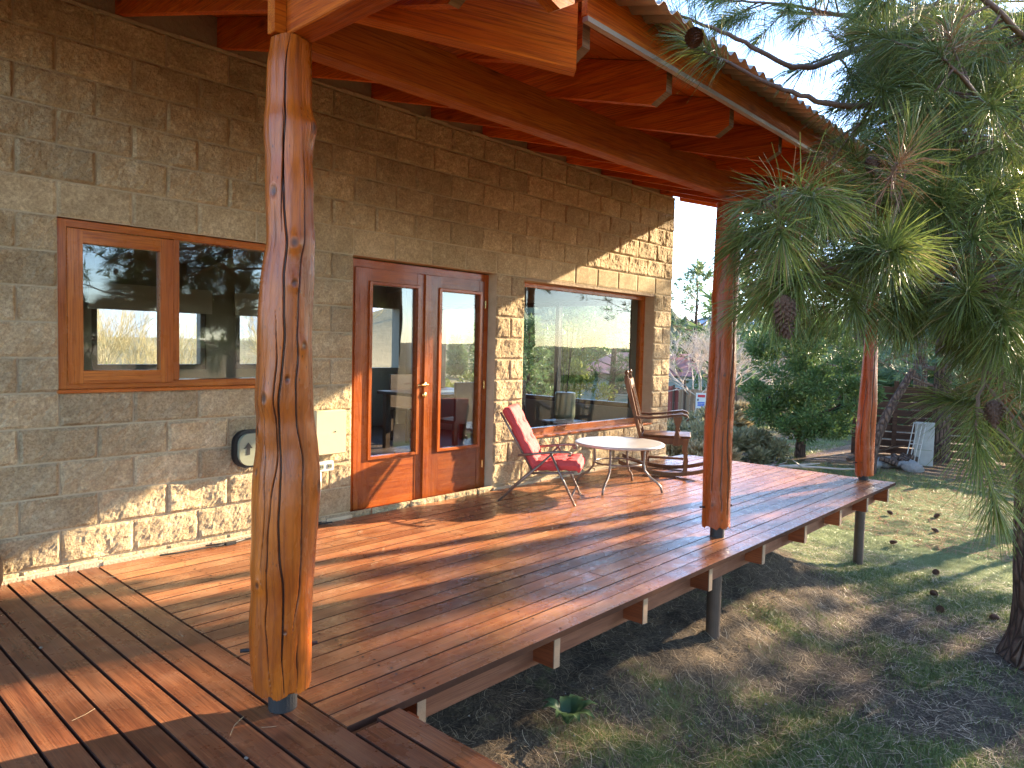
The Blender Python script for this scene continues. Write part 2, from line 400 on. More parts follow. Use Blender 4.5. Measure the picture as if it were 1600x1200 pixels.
# far mountains: two ridges as real relief, blue distance haze mixed into their colours
def ridge(name, cx, cy, length, ang, height, depth, mat, seed, n=140, m=14):
    V = []; ca, sa = math.cos(ang), math.sin(ang)
    for i in range(n+1):
        s = (i/n-.5)*length
        for j in range(m+1):
            w = (j/m-.5)*depth
            h = height*(1-abs(j/m-.5)*2)*(.62+.55*noise.fractal(Vector((i*.05, j*.25, seed)), .9, 2.1, 6)) - 12
            V.append((cx+ca*s-sa*w, cy+sa*s+ca*w, h))
    id_ = np.arange((n+1)*(m+1)).reshape(n+1, m+1)
    Fq = np.stack([id_[:-1, :-1], id_[1:, :-1], id_[1:, 1:], id_[:-1, 1:]], -1).reshape(-1, 4)
    o = npmesh(name, np.array(V), Fq, mat, smooth=False); tag(o, kind='structure')
t = NT('hazed_mountain_rock'); v = t.coord()
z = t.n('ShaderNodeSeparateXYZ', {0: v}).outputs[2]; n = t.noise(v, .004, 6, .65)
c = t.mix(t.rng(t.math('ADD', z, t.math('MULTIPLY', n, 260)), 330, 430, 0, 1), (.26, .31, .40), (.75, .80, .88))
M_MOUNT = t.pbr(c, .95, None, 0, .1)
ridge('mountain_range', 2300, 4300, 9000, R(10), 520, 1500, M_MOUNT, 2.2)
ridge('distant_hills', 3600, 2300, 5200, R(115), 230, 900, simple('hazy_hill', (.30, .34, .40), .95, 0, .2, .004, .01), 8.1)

# ------------------------------------------------------------------ house wall
house = thing('house', 'tan split face concrete block house with wooden window and double doors onto the deck', 'house')
ZL = 2.045; WX0, WX1 = -2.8, 6.8; WT = .2
openings = [(0.0, 1.6, ZL-1.0, ZL), (2.0, 3.6, -.02, ZL), (4.0, 6.4, ZL-1.6, ZL)]
def wall_rects(x0, x1, z0, z1, ops):
    xs = sorted({x0, x1, *[o[0] for o in ops], *[o[1] for o in ops]}); zs = sorted({z0, z1, *[max(z0, o[2]) for o in ops], *[o[3] for o in ops]})
    for a, b in zip(xs, xs[1:]):
        for c_, d in zip(zs, zs[1:]):
            mx, mz = (a+b)/2, (c_+d)/2
            if not any(o[0] < mx < o[1] and o[2] < mz < o[3] for o in ops): yield a, b, c_, d
mb = MB()
for a, b, c_, d in wall_rects(WX0, WX1, -.7, 3.245, openings): mb.box((a, 0, c_), (b, WT, d))
wall = mb.build('wall', M_MORTAR, house)
# split-face blocks: shared variants
def block_mesh(w, h, seed, rough=True):
    nxs, nzs = (26, 13) if w > .3 else (13, 13)
    g_ = .0055; V = []; amp = .014 if rough else .0006
    for i in range(nxs+1):
        for k in range(nzs+1):
            u, w_ = i/nxs, k/nzs
            x = g_+(w-2*g_)*u; z_ = g_+(h-2*g_)*w_
            e = min(u, 1-u)*w; ez = min(w_, 1-w_)*h; ed = min(1, min(e, ez)/.012)
            if rough:
                q = Vector((x*6+seed*7, z_*6, seed)); f = noise.fractal(q, .8, 2.2, 5)
                y = -.006 - ed*(.008+amp*f*.95) + .0035*noise.noise(Vector((x*60, z_*60, seed)))
                if 0 < u < 1: x += .006*noise.noise(Vector((x*9, z_*9, seed+4)))*(0 if i in (0, nxs) else 1)
                if i in (0, nxs): x += .003*noise.noise(Vector((1, z_*14, seed)))
            else: y = -.006 + (.004 if ed < .2 else 0)
            V.append((x, y, z_))
    id_ = np.arange((nxs+1)*(nzs+1)).reshape(nxs+1, nzs+1)
    Fs = [tuple(q) for q in np.stack([id_[:-1, :-1], id_[1:, :-1], id_[1:, 1:], id_[:-1, 1:]], -1).reshape(-1, 4)]
    # skirt back to the mortar face
    ring = [(i, 0) for i in range(nxs+1)] + [(nxs, k) for k in range(1, nzs+1)] + [(i, nzs) for i in range(nxs-1, -1, -1)] + [(0, k) for k in range(nzs-1, 0, -1)]
    o = len(V); V += [(V[id_[a]][0], .004, V[id_[a]][2]) for a in ring]
    L = len(ring)
    for a in range(L):
        b = (a+1) % L; Fs.append((int(id_[ring[a]]), o+a, o+b, int(id_[ring[b]])))
    me = bpy.data.meshes.new('block'); me.from_pydata(V, [], Fs); me.materials.append(M_BLOCK if rough else M_SMOOTH)
    bm = bmesh.new(); bm.from_mesh(me); bmesh.ops.recalc_face_normals(bm, faces=bm.faces); bm.to_mesh(me); bm.free()
    if sum(pl.normal.y for pl in me.polygons) > 0: me.flip_normals()
    return me
full = [block_mesh(.4, .2, s) for s in range(9)]; half = [block_mesh(.2, .2, s+20) for s in range(5)]
flat = [block_mesh(.4, .2, 50, False)]; flath = [block_mesh(.2, .2, 51, False)]
k0 = 11
for course in range(-11, 6):
    z0 = ZL + course*.2
    lintel = course == 0
    odd = course % 2
    x = -1.2 + (0 if not odd else -.2)
    while x < WX1-.01:
        a, b = max(x, -1.2), min(x+.4, WX1); x += .4
        segs = [(a, b)]
        for o_ in openings:
            if o_[2]-.001 < z0+.1 < o_[3]:
                ns = []
                for s0, s1 in segs:
                    if s1 <= o_[0]+.001 or s0 >= o_[1]-.001: ns.append((s0, s1))
                    else:
                        if s0 < o_[0]-.01: ns.append((s0, o_[0]))
                        if s1 > o_[1]+.01: ns.append((o_[1], s1))
                segs = ns
        for s0, s1 in segs:
            w = s1-s0
            if w < .1: continue
            lst = (flat if w > .3 else flath) if lintel else (full if w > .3 else half)
            # raking strips beside the openings are smooth, as are the lower two courses' skirting
            o = link('block', rnd.choice(lst), wall, (s0, rnd.uniform(-.0015, .0015), z0))
            if not lintel and rnd.random() < .4:
                o.rotation_euler = (0, math.pi, 0); o.location = (s1, o.location[1], z0+.2)
                o.rotation_euler = (0, math.pi, 0)
# rotated copies face outwards still (rotation about Y keeps the face toward -Y)
# end wall quoins face at x=6.8, end wall with opening, back wall, side wall
mb = MB()
for a, b, c_, d in wall_rects(WT, 5.0, -.7, 3.245, [(.45, 4.2, .60, 2.0)]): mb.box((WX1-WT, a, c_), (WX1, b, d))
for a, b, c_, d in wall_rects(WX0, WX1-WT, -.7, 3.245, [(1.72, 3.13, .95, 1.95), (3.55, 5.2, .95, 1.95), (-.6, .9, .95, 1.95), (5.65, 6.45, .95, 1.95)]): mb.box((a, 5.0, c_), (b, 5.2, d))
mb.box((WX0, .2, -.7), (WX0+.2, 5.0, 3.245))
mb.build('inner_wall', M_PLASTER, house)
# gable infill above the wall (rough cement between the rafters)
mb = MB(); mb.box((WX0, .022, 3.245), (WX1-.005, .19, 3.50)); mb.build('infill', M_RENDER, house)
mb = MB()
xx = WX0
while xx < WX1-.1:
    w = rnd.uniform(.1, .3); mb.box((xx, -.004-rnd.uniform(0, .01), 3.243), (min(xx+w, WX1), .022, 3.258+rnd.uniform(0, .012))); xx += w
mb.build('mortar_bed', M_MORTAR, house)
# cement skirting at the deck
mb = MB()
for a, b in ((-1.2, 2.0), (3.6, 6.8)):
    x = a
    while x < b-.01:
        w = min(b-x, rnd.uniform(.15, .4)); mb.box((x, -.030-rnd.uniform(0, .008), -.06), (x+w, -.008, .018+rnd.uniform(0, .016)), bev=.004); x += w
mb.build('skirting', M_MORTAR, house)
mb = MB(); mb.box((WX0+.2, .2, -.12), (WX1-.2, 5.0, -.02)); mb.build('floor', M_INFLOOR, house)
mb = MB()
mb.add([(WX0+.2, .2, 3.0), (WX1-.2, .2, 3.0), (WX1-.2, 5.0, 2.35), (WX0+.2, 5.0, 2.35)], [(0, 1, 2, 3)]); mb.build('ceiling', M_PLASTER, house)
me = MB().box((-.035, 0, 0), (.035, 4.95, .16)).mesh('ceiling_beam', M_PLASTER)
for i in range(8): link('ceiling_beam', me, house, (-1.5+i*1.1, .2, 2.84), (-math.atan(.65/4.8), 0, 0))
# inner window frames with blinds
def frame(parent, x0, x1, z0, z1, y, th, dp, mats, name='frame', axis='x'):
    mb = MB()
    if axis == 'x':
        mb.box((x0, y, z0), (x0+th, y+dp, z1), 0, bev=.003); mb.box((x1-th, y, z0), (x1, y+dp, z1), 0, bev=.003)
        mb.box((x0+th, y+.001, z0), (x1-th, y+dp-.001, z0+th), 1, bev=.003); mb.box((x0+th, y+.001, z1-th), (x1-th, y+dp-.001, z1), 1, bev=.003)
    return mb.build(name, mats, parent)
for x0, x1 in ((1.72, 3.13), (3.55, 5.2), (-.6, .9)):
    w_ = frame(house, x0, x1, .95, 1.95, 5.02, .07, .12, [M_DARKW, M_DARKW], 'rear_window')
    MB().box((x0-.05, 4.93, 1.70), (x1+.05, 4.96, 2.02)).build('blind', M_BLIND, w_)
    MB().box((x0+.07, 5.08, 1.02), (x1-.07, 5.086, 1.88)).build('pane', M_GLASS, w_)
mb = MB()
for a in (.45, 1.7, 2.95, 4.14): mb.box((6.66, a, .6), (6.74, a+.06, 2.0))
for z_ in (.6, 1.94): mb.box((6.665, .51, z_), (6.735, 4.14, z_+.06))
ew = mb.build('end_window', M_DARKW, house)
MB().box((6.70, .5, .65), (6.706, 4.15, 1.95)).build('pane', M_GLASSB, ew)

# --- front window (left), flush
win = frame(house, 0.005, 1.595, ZL-.985, ZL-.005, .015, .045, .12, [M_FRAME, M_FRAMEH], 'window')
MB().box((-.01, -.035, ZL-1.005), (1.6, .10, ZL-.985), bev=.003).build('sill', M_FRAMEH, win)
frame(win, .05, .645, ZL-.955, ZL-.055, .0, .08, .06, [M_FRAME, M_FRAMEH], 'sash')
MB().box((.648, .004, ZL-.94), (.682, .11, ZL-.05), bev=.003).build('mullion', M_FRAME, win)
MB().box((.13, .03, ZL-.875), (.565, .036, ZL-.135)).build('pane', M_GLASS, win)
MB().box((.682, .06, ZL-.94), (1.55, .066, ZL-.05)).build('pane', M_GLASS, win)
# --- double door, set back
dy = .10
door = frame(house, 2.02, 3.598, -.02, ZL-.01, dy, .065, .09, [M_DOOR, M_DOORH], 'door_frame')
MB().box((2.0, .02, -.018), (3.6, .2, .012), bev=.004).build('threshold', M_DOORH, door)
def leaf(x0, x1, px0, px1, pz0, pz1):
    mb = MB(); z0, z1 = .02, ZL-.075; y0, y1 = dy-.012, dy+.04
    mb.box((x0, y0, z0), (px0, y1, z1), 0, bev=.004); mb.box((px1, y0, z0), (x1, y1, z1), 0, bev=.004)
    mb.box((px0+.0005, y0+.002, pz1), (px1-.0005, y1, z1), 1); mb.box((px0+.0005, y0+.004, z0), (px1-.0005, y1-.004, pz0), 1)
    l = mb.build('door_leaf', [M_DOOR, M_DOORH], door)
    mb = MB(); b = .028; yy = y0-.014
    mb.box((px0-b, yy, pz0-b), (px0, y0+.004, pz1+b), 0, bev=.005); mb.box((px1, yy, pz0-b), (px1+b, y0+.004, pz1+b), 0, bev=.005)
    mb.box((px0, yy+.001, pz0-b), (px1, y0+.004, pz0), 1, bev=.005); mb.box((px0, yy+.001, pz1), (px1, y0+.004, pz1+b), 1, bev=.005)
    mb.build('glazing_bead', [M_DOOR, M_DOORH], door)
    MB().box((px0, dy+.012, pz0), (px1, dy+.018, pz1)).build('pane', M_GLASS, door)
leaf(2.085, 2.835, 2.245, 2.72, .44, 1.84)
leaf(2.845, 3.535, 2.995, 3.47, .44, 1.84)
MB().box((2.80, dy-.03, .02), (2.862, dy-.012, ZL-.075), bev=.006).build('meeting_stile', M_DOOR, door)
mb = MB(); mb.tube([(2.80, dy-.03, 1.02), (2.80, dy-.075, 1.02), (2.73, dy-.08, 1.022), (2.69, dy-.075, 1.018)], [.010, .010, .009, .008], 10)
mb.lathe([(.022, 0), (.024, .006), (.012, .010)], 16); 
for i in range(len(mb.v)-48, len(mb.v)):
    x_, y_, z_ = mb.v[i]; mb.v[i] = (x_+2.80, dy-.03-z_, y_+1.02)
mb.lathe([(.022, 0), (.024, .006), (.012, .010)], 16)
for i in range(len(mb.v)-48, len(mb.v)):
    x_, y_, z_ = mb.v[i]; mb.v[i] = (x_+2.80, dy-.03-z_, y_+.93)
mb.build('door_handle', M_BRASS, door, smooth=True)
me = MB().tube([(0, 0, -.035), (0, 0, .035)], .008, 8).mesh('hinge', M_BRASS)
for z_ in (.25, 1.0, 1.75): link('hinge', me, door, (3.545, dy-.018, z_))
# --- big window, set back .15
bw = MB(); y = .13
bw.box((4.0, y, ZL-1.6), (4.06, y+.07, ZL), 0, bev=.003); bw.box((6.34, y, ZL-1.6), (6.4, y+.07, ZL), 0, bev=.003)
bw.box((4.06, y+.001, ZL-1.6), (6.34, y+.069, ZL-1.52), 1, bev=.003); bw.box((4.06, y+.001, ZL-.075), (6.34, y+.069, ZL), 1, bev=.003)
bw = bw.build('window', [M_FRAME, M_FRAMEH], house)
MB().box((4.0, -.02, ZL-1.60), (6.4, .13, ZL-1.575), bev=.004).build('sill', M_FRAMEH, bw)
MB().box((4.06, y+.03, ZL-1.52), (6.34, y+.036, ZL-.075)).build('pane', M_GLASSB, bw)
MB().box((4.0, .0, ZL-.03), (6.4, .128, ZL-.002)).build('head_lining', M_RENDER, bw)

# wall fittings
bx = thing('meter_box', 'square cream painted metal box on the block wall behind the near log post', 'meter box')
MB().box((1.63, -.10, .53), (1.885, -.03, .86), bev=.006).build('cover', M_CREAM, bx)
MB().lathe([(.006, 0), (.005, .004)], 10).build('lock', M_FOOT, bx, loc=(1.79, -.10, .70), rot=(R(90), 0, 0))
bx = thing('power_socket', 'small white outdoor double socket below the cream metal box', 'socket')
MB().box((1.66, -.065, .40), (1.80, -.03, .475), bev=.004).build('plate', M_WHITE, bx)
mb = MB()
for xx in (1.695, 1.765):
    mb.box((xx-.018, -.069, .42), (xx+.018, -.066, .456))
mb.build('insert', M_VENT, bx)
for i, xx in enumerate((1.685, 1.705, 1.755, 1.775)): MB().box((xx-.003, -.071, .432), (xx+.003, -.0695, .445)).build('slot', M_BLACK, bx)
tag(MB().tube([(1.69, -.05, .40), (1.688, -.05, .25), (1.67, -.05, .10), (1.665, -.05, .0)], .012, 8).build('conduit', M_WHITE, smooth=True),
    'thin white conduit running from the wall socket down to the deck', 'conduit')
vt = thing('wall_vent', 'rounded grey wall vent with black ribbed rim and an arrow pointing up', 'vent', (1.145, -.03, .627))
def rounded(w, h, r_, n=6):
    P = []
    for cx, cz, a0 in ((w/2-r_, h/2-r_, 0), (-w/2+r_, h/2-r_, 90), (-w/2+r_, -h/2+r_, 180), (w/2-r_, -h/2+r_, 270)):
        for i in range(n+1):
            a = R(a0+90*i/n); P.append((cx+r_*math.cos(a), cz+r_*math.sin(a)))
    return P
MB().prism([(a, 0, b) for a, b in rounded(.26, .25, .09)], (0, -.05, 0)).build('rim', M_BLACK, vt)
mb = MB()
for k in range(6):
    s_ = 1.0; mb.prism([(a, -.004-k*.0078, b) for a, b in rounded(.268, .258, .092)], (0, -.0035, 0))
mb.build('rib', M_BLACK, vt)
MB().prism([(a, -.048, b) for a, b in rounded(.225, .22, .075)], (0, -.03, 0)).build('cap', M_VENT, vt)
MB().prism([(-.012, -.0785, -.045), (.012, -.0785, -.045), (.012, -.0785, .0), (.03, -.0785, .0), (0, -.0785, .04), (-.03, -.0785, .0), (-.012, -.0785, .0)], (0, .002, 0)).build('arrow', M_BLACK, vt, loc=(-.05, -.002, .01))
mb = MB(); pts = [(.52+.09*i, -.09-.035*math.sin(i*.45)-.006*math.sin(i*1.7), .012) for i in range(15)]
mb.tube(pts, .006, 6); mb.tube([(p_[0]+.3, p_[1]+.02, .012) for p_ in pts[:11]], .006, 6)
mb.box((.93, -.135, .0), (1.0, -.115, .022), bev=.003)
tag(mb.build('cable', M_BLACK, smooth=False), 'loose black cable lying on the deck along the wall foot', 'cable')
o = MB().lathe([(.02, 0), (.085, .02), (.10, .07), (.10, .16), (.08, .22), (.05, .25), (.055, .27)], 20).build('plant_pot', M_DARKW, loc=(-.41, -.15, .0), smooth=True)
tag(o, 'dark brown glazed pot by the block wall at the walkway edge', 'pot')

# ------------------------------------------------------------------ deck
deck = thing('deck', 'red brown timber deck with narrow boards on joists and steel piers', 'deck')
DX1, DY1 = 7.20, -2.585
def board(L, w, th=.03, axis=0, mat=None):
    mb = MB()
    if axis == 0: mb.box((0, 0, -th), (L, w, 0), bev=.0015)
    else: mb.box((0, 0, -th), (w, L, 0), bev=.0022)
    me = mb.mesh('deck_board', [mat, M_BSIDE])
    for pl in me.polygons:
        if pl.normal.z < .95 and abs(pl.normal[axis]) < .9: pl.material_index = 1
    return me
pitch = .1139
nb = 22; off = (2.585-.035)/nb
js = [.58, 1.45, 2.26, 3.06, 3.90, 4.74, 5.60, 6.40, 7.12]
meA = board(DX1-.190, off-.0055, mat=M_DECK)
for i in range(nb):
    y0 = -.035-(i+1)*off
    if i % 4 == 2:
        jx = rnd.choice(js[2:7]); zz = rnd.uniform(-.0012, .0012)
        link('deck_board', board(jx-.190-.002, off-.0055, mat=M_DECK), deck, (.190, y0+.0027, zz)); link('deck_board', board(DX1-jx-.002, off-.0055, mat=M_DECK), deck, (jx+.002, y0+.0027, zz+.0008))
    else: link('deck_board', meA, deck, (.190, y0+.0027, rnd.uniform(-.0012, .0012)))
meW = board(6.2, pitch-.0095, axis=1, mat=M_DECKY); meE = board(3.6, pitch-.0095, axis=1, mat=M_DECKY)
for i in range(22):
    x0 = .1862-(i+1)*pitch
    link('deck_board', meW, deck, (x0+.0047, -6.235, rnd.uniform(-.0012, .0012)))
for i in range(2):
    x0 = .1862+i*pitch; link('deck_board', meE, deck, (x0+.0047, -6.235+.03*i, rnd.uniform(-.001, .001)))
# screws
mb = MB(); js = [.58, 1.45, 2.26, 3.06, 3.90, 4.74, 5.60, 6.40, 7.12]
for x in js:
    for i in range(nb):
        for k in (.25, .75):
            cx, cy = x+rnd.uniform(-.015, .015), -.035-(i+k)*off
            if rnd.random() < .75: mb.add([(cx+.0068*math.cos(a*math.pi/3), cy+.0068*math.sin(a*math.pi/3), .0018) for a in range(6)], [tuple(range(6))])
o = mb.build('screw', M_BLACK, deck); tag(o, kind='stuff')
# joists: run along y, stop short of the edge, pale weathered end grain
meJ = MB().box((-.022, -2.53, -.205), (.022, -.05, -.034)).mesh('joist', M_JOIST)
meJe = MB().box((-.0225, -2.536, -.2055), (.0225, -2.5305, -.0345)).mesh('joist_end', M_PALE)
for x in js:
    j = link('joist', meJ, deck, (x, 0, 0)); link('joist_end', meJe, j)
MB().box((.25, -2.40, -.235), (7.15, -2.355, -.036)).build('edge_beam', M_JOISTX, deck)
MB().box((.44, -2.575, -.19), (7.0, -2.548, -.034)).build('edge_strip', M_JOISTX, deck) if False else None
mb = MB()
for x in (-1.9, -1.2, -.5, .13): mb.box((x-.025, -6.1, -.20), (x+.025, -.05, -.034))
for y_ in (-3.2, -4.0, -4.8, -5.6): mb.box((.18, y_-.02, -.19), (.40, y_+.02, -.034))
mb.build('walkway_joist', M_JOIST, deck)
MB().box((.40, -2.66, -.30), (.46, -2.60, -.034)).build('corner_stud', M_JOIST, deck)
for (x, y_) in ((3.66, -2.27), (7.10, -2.27), (.12, -2.27), (1.9, -.9), (5.4, -.9), (.1, -4.6)):
    zb = float(gh(x, y_))-.15
    MB().lathe([(.052, zb), (.052, -.04)], 20, c=(x, y_, 0)).build('pier', M_PIER, deck, smooth=False)

# ------------------------------------------------------------------ log posts
def log_post(label, x, y, prof, rdir, nseg, nz_, cracks, knots, seed, amp=.006):
    o = thing('log_post', label, 'post', (x, y, 0), 0, None)
    zs = [q[0] for q in prof][::-1]; offs = [q[1] for q in prof][::-1]; rad = [q[2] for q in prof][::-1]
    Z_ = np.linspace(zs[0], 2.443, nz_)
    of = np.interp(Z_, zs, offs); ra = np.interp(Z_, zs, rad)
    kw = max(3, int(.09/(Z_[1]-Z_[0]))); ker = np.hanning(kw+2); ker /= ker.sum()
    of = np.convolve(np.pad(of, kw, 'edge'), ker, 'same')[kw:-kw]; ra = np.convolve(np.pad(ra, kw, 'edge'), ker, 'same')[kw:-kw]
    TH = np.linspace(0, 2*np.pi, nseg, endpoint=False)
    V = np.zeros((nz_, nseg, 3)); CR = np.zeros((nz_, nseg))
    for i, z in enumerate(Z_):
        lean = of[i]
        for k, th in enumerate(TH):
            q = Vector((math.cos(th)*.9, math.sin(th)*.9, z*1.6+seed))
            d = amp*1.2*noise.noise(q*1.4)*2 + amp*.5*noise.noise(Vector((math.cos(th)*3, math.sin(th)*3, z*2.5+seed)))
            for (kz, kt, kr, kh) in knots:
                dt = (th-kt+math.pi) % (2*math.pi)-math.pi
                e2 = ((z-kz)/(kr*1.5))**2+(dt*ra[i]/kr)**2
                d += kh*math.exp(-e2)
                if e2 < .4: CR[i, k] = max(CR[i, k], .85*(1-e2/.4)); d -= .005*(1-e2/.4)
            for (z0, z1, t0, slope, ph, wd) in cracks:
                if z0 < z < z1:
                    tc = t0 + slope*(z-z0) + .10*math.sin(z*5+ph) + .03*math.sin(z*15+ph*3) + .05*noise.noise(Vector((ph, 0, z*9)))
                    dt = abs((th-tc+math.pi) % (2*math.pi)-math.pi)*ra[i]
                    w_ = wd*min(1, (z-z0)*5, (z1-z)*5)
                    q_ = min(1, max(0, (w_*1.5-dt)/max(w_*.8, 1e-5))); CR[i, k] = max(CR[i, k], q_); d -= .008*q_
            r_ = ra[i]+d
            V[i, k] = (rdir[0]*lean+r_*math.cos(th), rdir[1]*lean+r_*math.sin(th), z + (.022*noise.noise(Vector((math.cos(th)*4, math.sin(th)*4, seed)))+.008*noise.noise(Vector((th*14, seed, 0))) if i == 0 else 0))
    id_ = np.arange(nz_*nseg).reshape(nz_, nseg); nx_ = np.roll(id_, -1, 1)
    Fq = np.stack([id_[:-1], nx_[:-1], nx_[1:], id_[1:]], -1).reshape(-1, 4)
    Vf = V.reshape(-1, 3)
    # end caps as fans of quads
    c0, c1 = len(Vf), len(Vf)+1
    Vf = np.vstack([Vf, [V[0].mean(0)], [V[-1].mean(0)]])
    cap = [(c0, id_[0, (k+1) % nseg], id_[0, k], id_[0, k]) for k in range(0)]
    lg = npmesh('log', Vf, Fq, M_LOG if nseg > 200 else M_LOGR, o, smooth=True, attr={'crack': np.append(CR.ravel(), [0, 0])})
    mb = MB(); n = 32
    for z, s in ((float(V[0, :, 2].mean())+.004, -1), (2.441, 1)):
        ctr = V[0 if s < 0 else -1].mean(0); rr = (ra[0] if s < 0 else ra[-1])-.004
        mb.add([(ctr[0]+rr*math.cos(2*math.pi*k/n), ctr[1]+rr*math.sin(2*math.pi*k/n), z) for k in range(n)], [tuple(range(n))])
    mb.build('cut_end', M_ENDG, o)
    fr = .052
    mb = MB(); mb.lathe([(fr, 0.001), (fr, zs[0]+.03)], 24, c=(rdir[0]*.013, rdir[1]*.013, 0)); mb.build('steel_foot', M_FOOT, o)
    mb = MB(); zc = zs[0]+.05
    for a in (R(150), R(-25)):
        d = Vector((math.cos(a), math.sin(a), 0)); mb.tube([d*.02+Vector((0, 0, zc+.09)), d*(ra[0]+.035)+Vector((0, 0, zc+.09))], .007, 6)
    mb.build('bolt', M_FOOT, o)
    return o
P1 = [(2.441,.0242,.0699),(2.364,.0193,.0754),(2.207,.0204,.0735),(2.162,.0242,.0835),(2.094,.0225,.0814),(2.026,.024,.0783),(1.935,.0242,.0845),(1.843,.0221,.0841),(1.728,.0274,.0844),(1.682,.0211,.0865),(1.589,.0174,.0933),(1.45,.014,.0957),(1.31,.0139,.0971),(1.216,.009,.1005),(1.145,.0073,.1029),(1.098,.012,.0986),(1.027,.016,.1044),(.98,.0197,.1058),(.885,.0184,.1149),(.789,.018,.1185),(.621,.0123,.1165),(.549,.0083,.1188),(.453,.01,.1135),(.356,.005,.1147),(.259,.0044,.1115),(.161,.0072,.1072),(.092,.012,.102)]
fa = math.atan2(-2.39, -1.366)       # direction from the post to the viewer side of the yard
log_post('nearest and thickest knotty varnished log post with long cracks', .09, -2.29, P1, (.868, -.496), 340, 460,
    [(.1, 2.2, fa-.02, -.10, .3, .0032), (.1, 1.5, fa-.42, .02, 2., .0020), (.3, 2.1, fa+.45, .06, 4.2, .0030), (1.75, 2.46, fa-.35, .5, .4, .0028), (.09, .32, fa+.42, .1, 1., .005), (.5, 1.3, fa-.75, .03, 5, .0016)],
    [(1.90, fa-.75, .030, .004), (1.72, fa+.15, .022, .012), (1.58, fa+.25, .018, .006), (1.17, fa-.7, .026, .008), (1.36, fa+.68, .020, .008), (1.24, fa+.1, .016, .0), (2.14, fa+1.2, .028, .014), (.84, fa+1.3, .03, .008), (.9, fa-1.2, .02, .006), (.5, fa-.8, .018, .008), (1.05, fa-1.25, .022, .010), (.33, fa+.12, .012, .004)], 1.7)
P2 = [(2.45,.0006,.084),(2.372,.0006,.0851),(1.948,.002,.0915),(1.883,0,.0916),(1.273,.0022,.0955),(.934,-.0025,.1031),(.588,-.0022,.0996),(.359,-.0003,.1021),(.085,.0034,.1047)]
fb = math.atan2(-2.4, -4.9)
log_post('middle log post standing at the deck edge behind the pine boughs', 3.64, -2.27, P2, (.44, -.898), 110, 160,
    [(.09, 2.4, fb+.75, .02, .3, .006), (.3, 1.5, fb-.3, .02, 2, .003), (.1, .9, fb+.35, .02, 2, .003)],
    [(.25, fb-.3, .02, .006), (1.2, fb+.2, .02, .006), (1.75, fb-1.2, .03, .008), (.8, fb+1, .025, .006)], 5.1, .004)
P3 = [(2.45,.017,.058),(1.76,.0171,.0589),(1.282,.0171,.0747),(.821,.0193,.0874),(.60,.012,.090),(.526,.0076,.0939),(.265,.01,.0972),(.05,.0178,.0942)]
fc = math.atan2(-2.4, -8.4)
log_post('farthest log post at the outer corner of the deck', 7.1, -2.27, P3, (.276, -.961), 90, 130,
    [(.09, 1.6, fc+.6, .02, .3, .005), (.3, 1.2, fc-.4, .02, 2, .004)],
    [(.62, fc-1.0, .04, .006), (.2, fc-.3, .02, .004), (1.2, fc+.3, .02, .004)], 9.3, .005)

# ------------------------------------------------------------------ porch roof
roof = thing('porch_roof', 'porch roof of stained beams and rafters under corrugated sheet metal', 'roof')
SL = .275; ZR = 3.27; EY = -2.98
ang = math.atan(SL)
def rz(y): return ZR + SL*y
HR = .19
# x beam over the posts, y beam toward the yard, valley rafter, rafters along y
MB().box((0, 0, 0), (7.5, .09, .20), bev=.004).build('beam', M_BEAM, roof, loc=(.11, -2.285, 2.445), rot=(0, -.0125, 0))
MB().box((.075, -6.6, 2.446), (.175, -2.2865, 2.665), bev=.004).build('beam', M_BEAMY, roof)
MB().box((.03, -2.335, 2.446), (.073, -2.287, 2.80), bev=.003).build('end_block', M_BEAM, roof)
ca = math.cos(ang)
def rafter_poly(yend):
    z0 = rz(yend); ch = .075
    return [(0, .10, rz(.10)), (0, yend+ch, rz(yend+ch)), (0, yend, z0+ch*.85), (0, yend, z0+HR+.0), (0, .10, rz(.10)+HR)]
meR = {}
def rafter(x, ystart_clip=None):
    mb = MB(); mb.prism(rafter_poly(EY), (.048, 0, 0)); me = mb.mesh('rafter', M_BEAMY)
    for pl in me.polygons:
        pass
    me.materials.append(M_ENDG)
    for pl in me.polygons:
        c = pl.center
        if c.y < EY+.06 and abs(pl.normal.x) < .5 and pl.normal.z < .6: pl.material_index = 1
    return me
meR = rafter(0)
for k in range(12):
    link('rafter', meR, roof, (.318+k*.6155, 0, 0))
# short rafters near the valley on the wall side (x < .318): run from the wall to the valley line
for k in range(1, 4):
    x = .318-k*.6155
    yv = -(x+2.2)+.06
    if yv > -.2: continue
    me = MB().prism([(0, .10, rz(.10)), (0, yv, rz(yv)), (0, yv, rz(yv)+HR), (0, .10, rz(.10)+HR)], (.048, 0, 0)).mesh('rafter', M_BEAMY)
    link('rafter', me, roof, (x, 0, 0))
# valley rafter
VX, VY = .83, -3.03
mb = MB(); nrm = Vector((1, 1, 0)).normalized()*.036
a = Vector((VX, VY, 2.372)); b = Vector((VX-3.03, VY+3.03, 2.372+3.03*.281)); up = Vector((0, 0, .235)); tip = Vector((.0, .0, 0))
vl = (b-a).length; ax = (b-a).normalized(); sd_ = Vector((1, 1, 0)).normalized(); upv = Vector((0, 0, 1))
mv = Matrix((ax, sd_, ax.cross(sd_))).transposed().to_4x4(); mv.translation = a; mi_ = mv.inverted()
mb.prism([mi_ @ (a-nrm), mi_ @ (b-nrm), mi_ @ (b-nrm+up), mi_ @ (a-nrm+up)], (0, .072, 0)); vo_ = mb.build('valley_rafter', M_BEAM, roof); vo_.matrix_world = mv
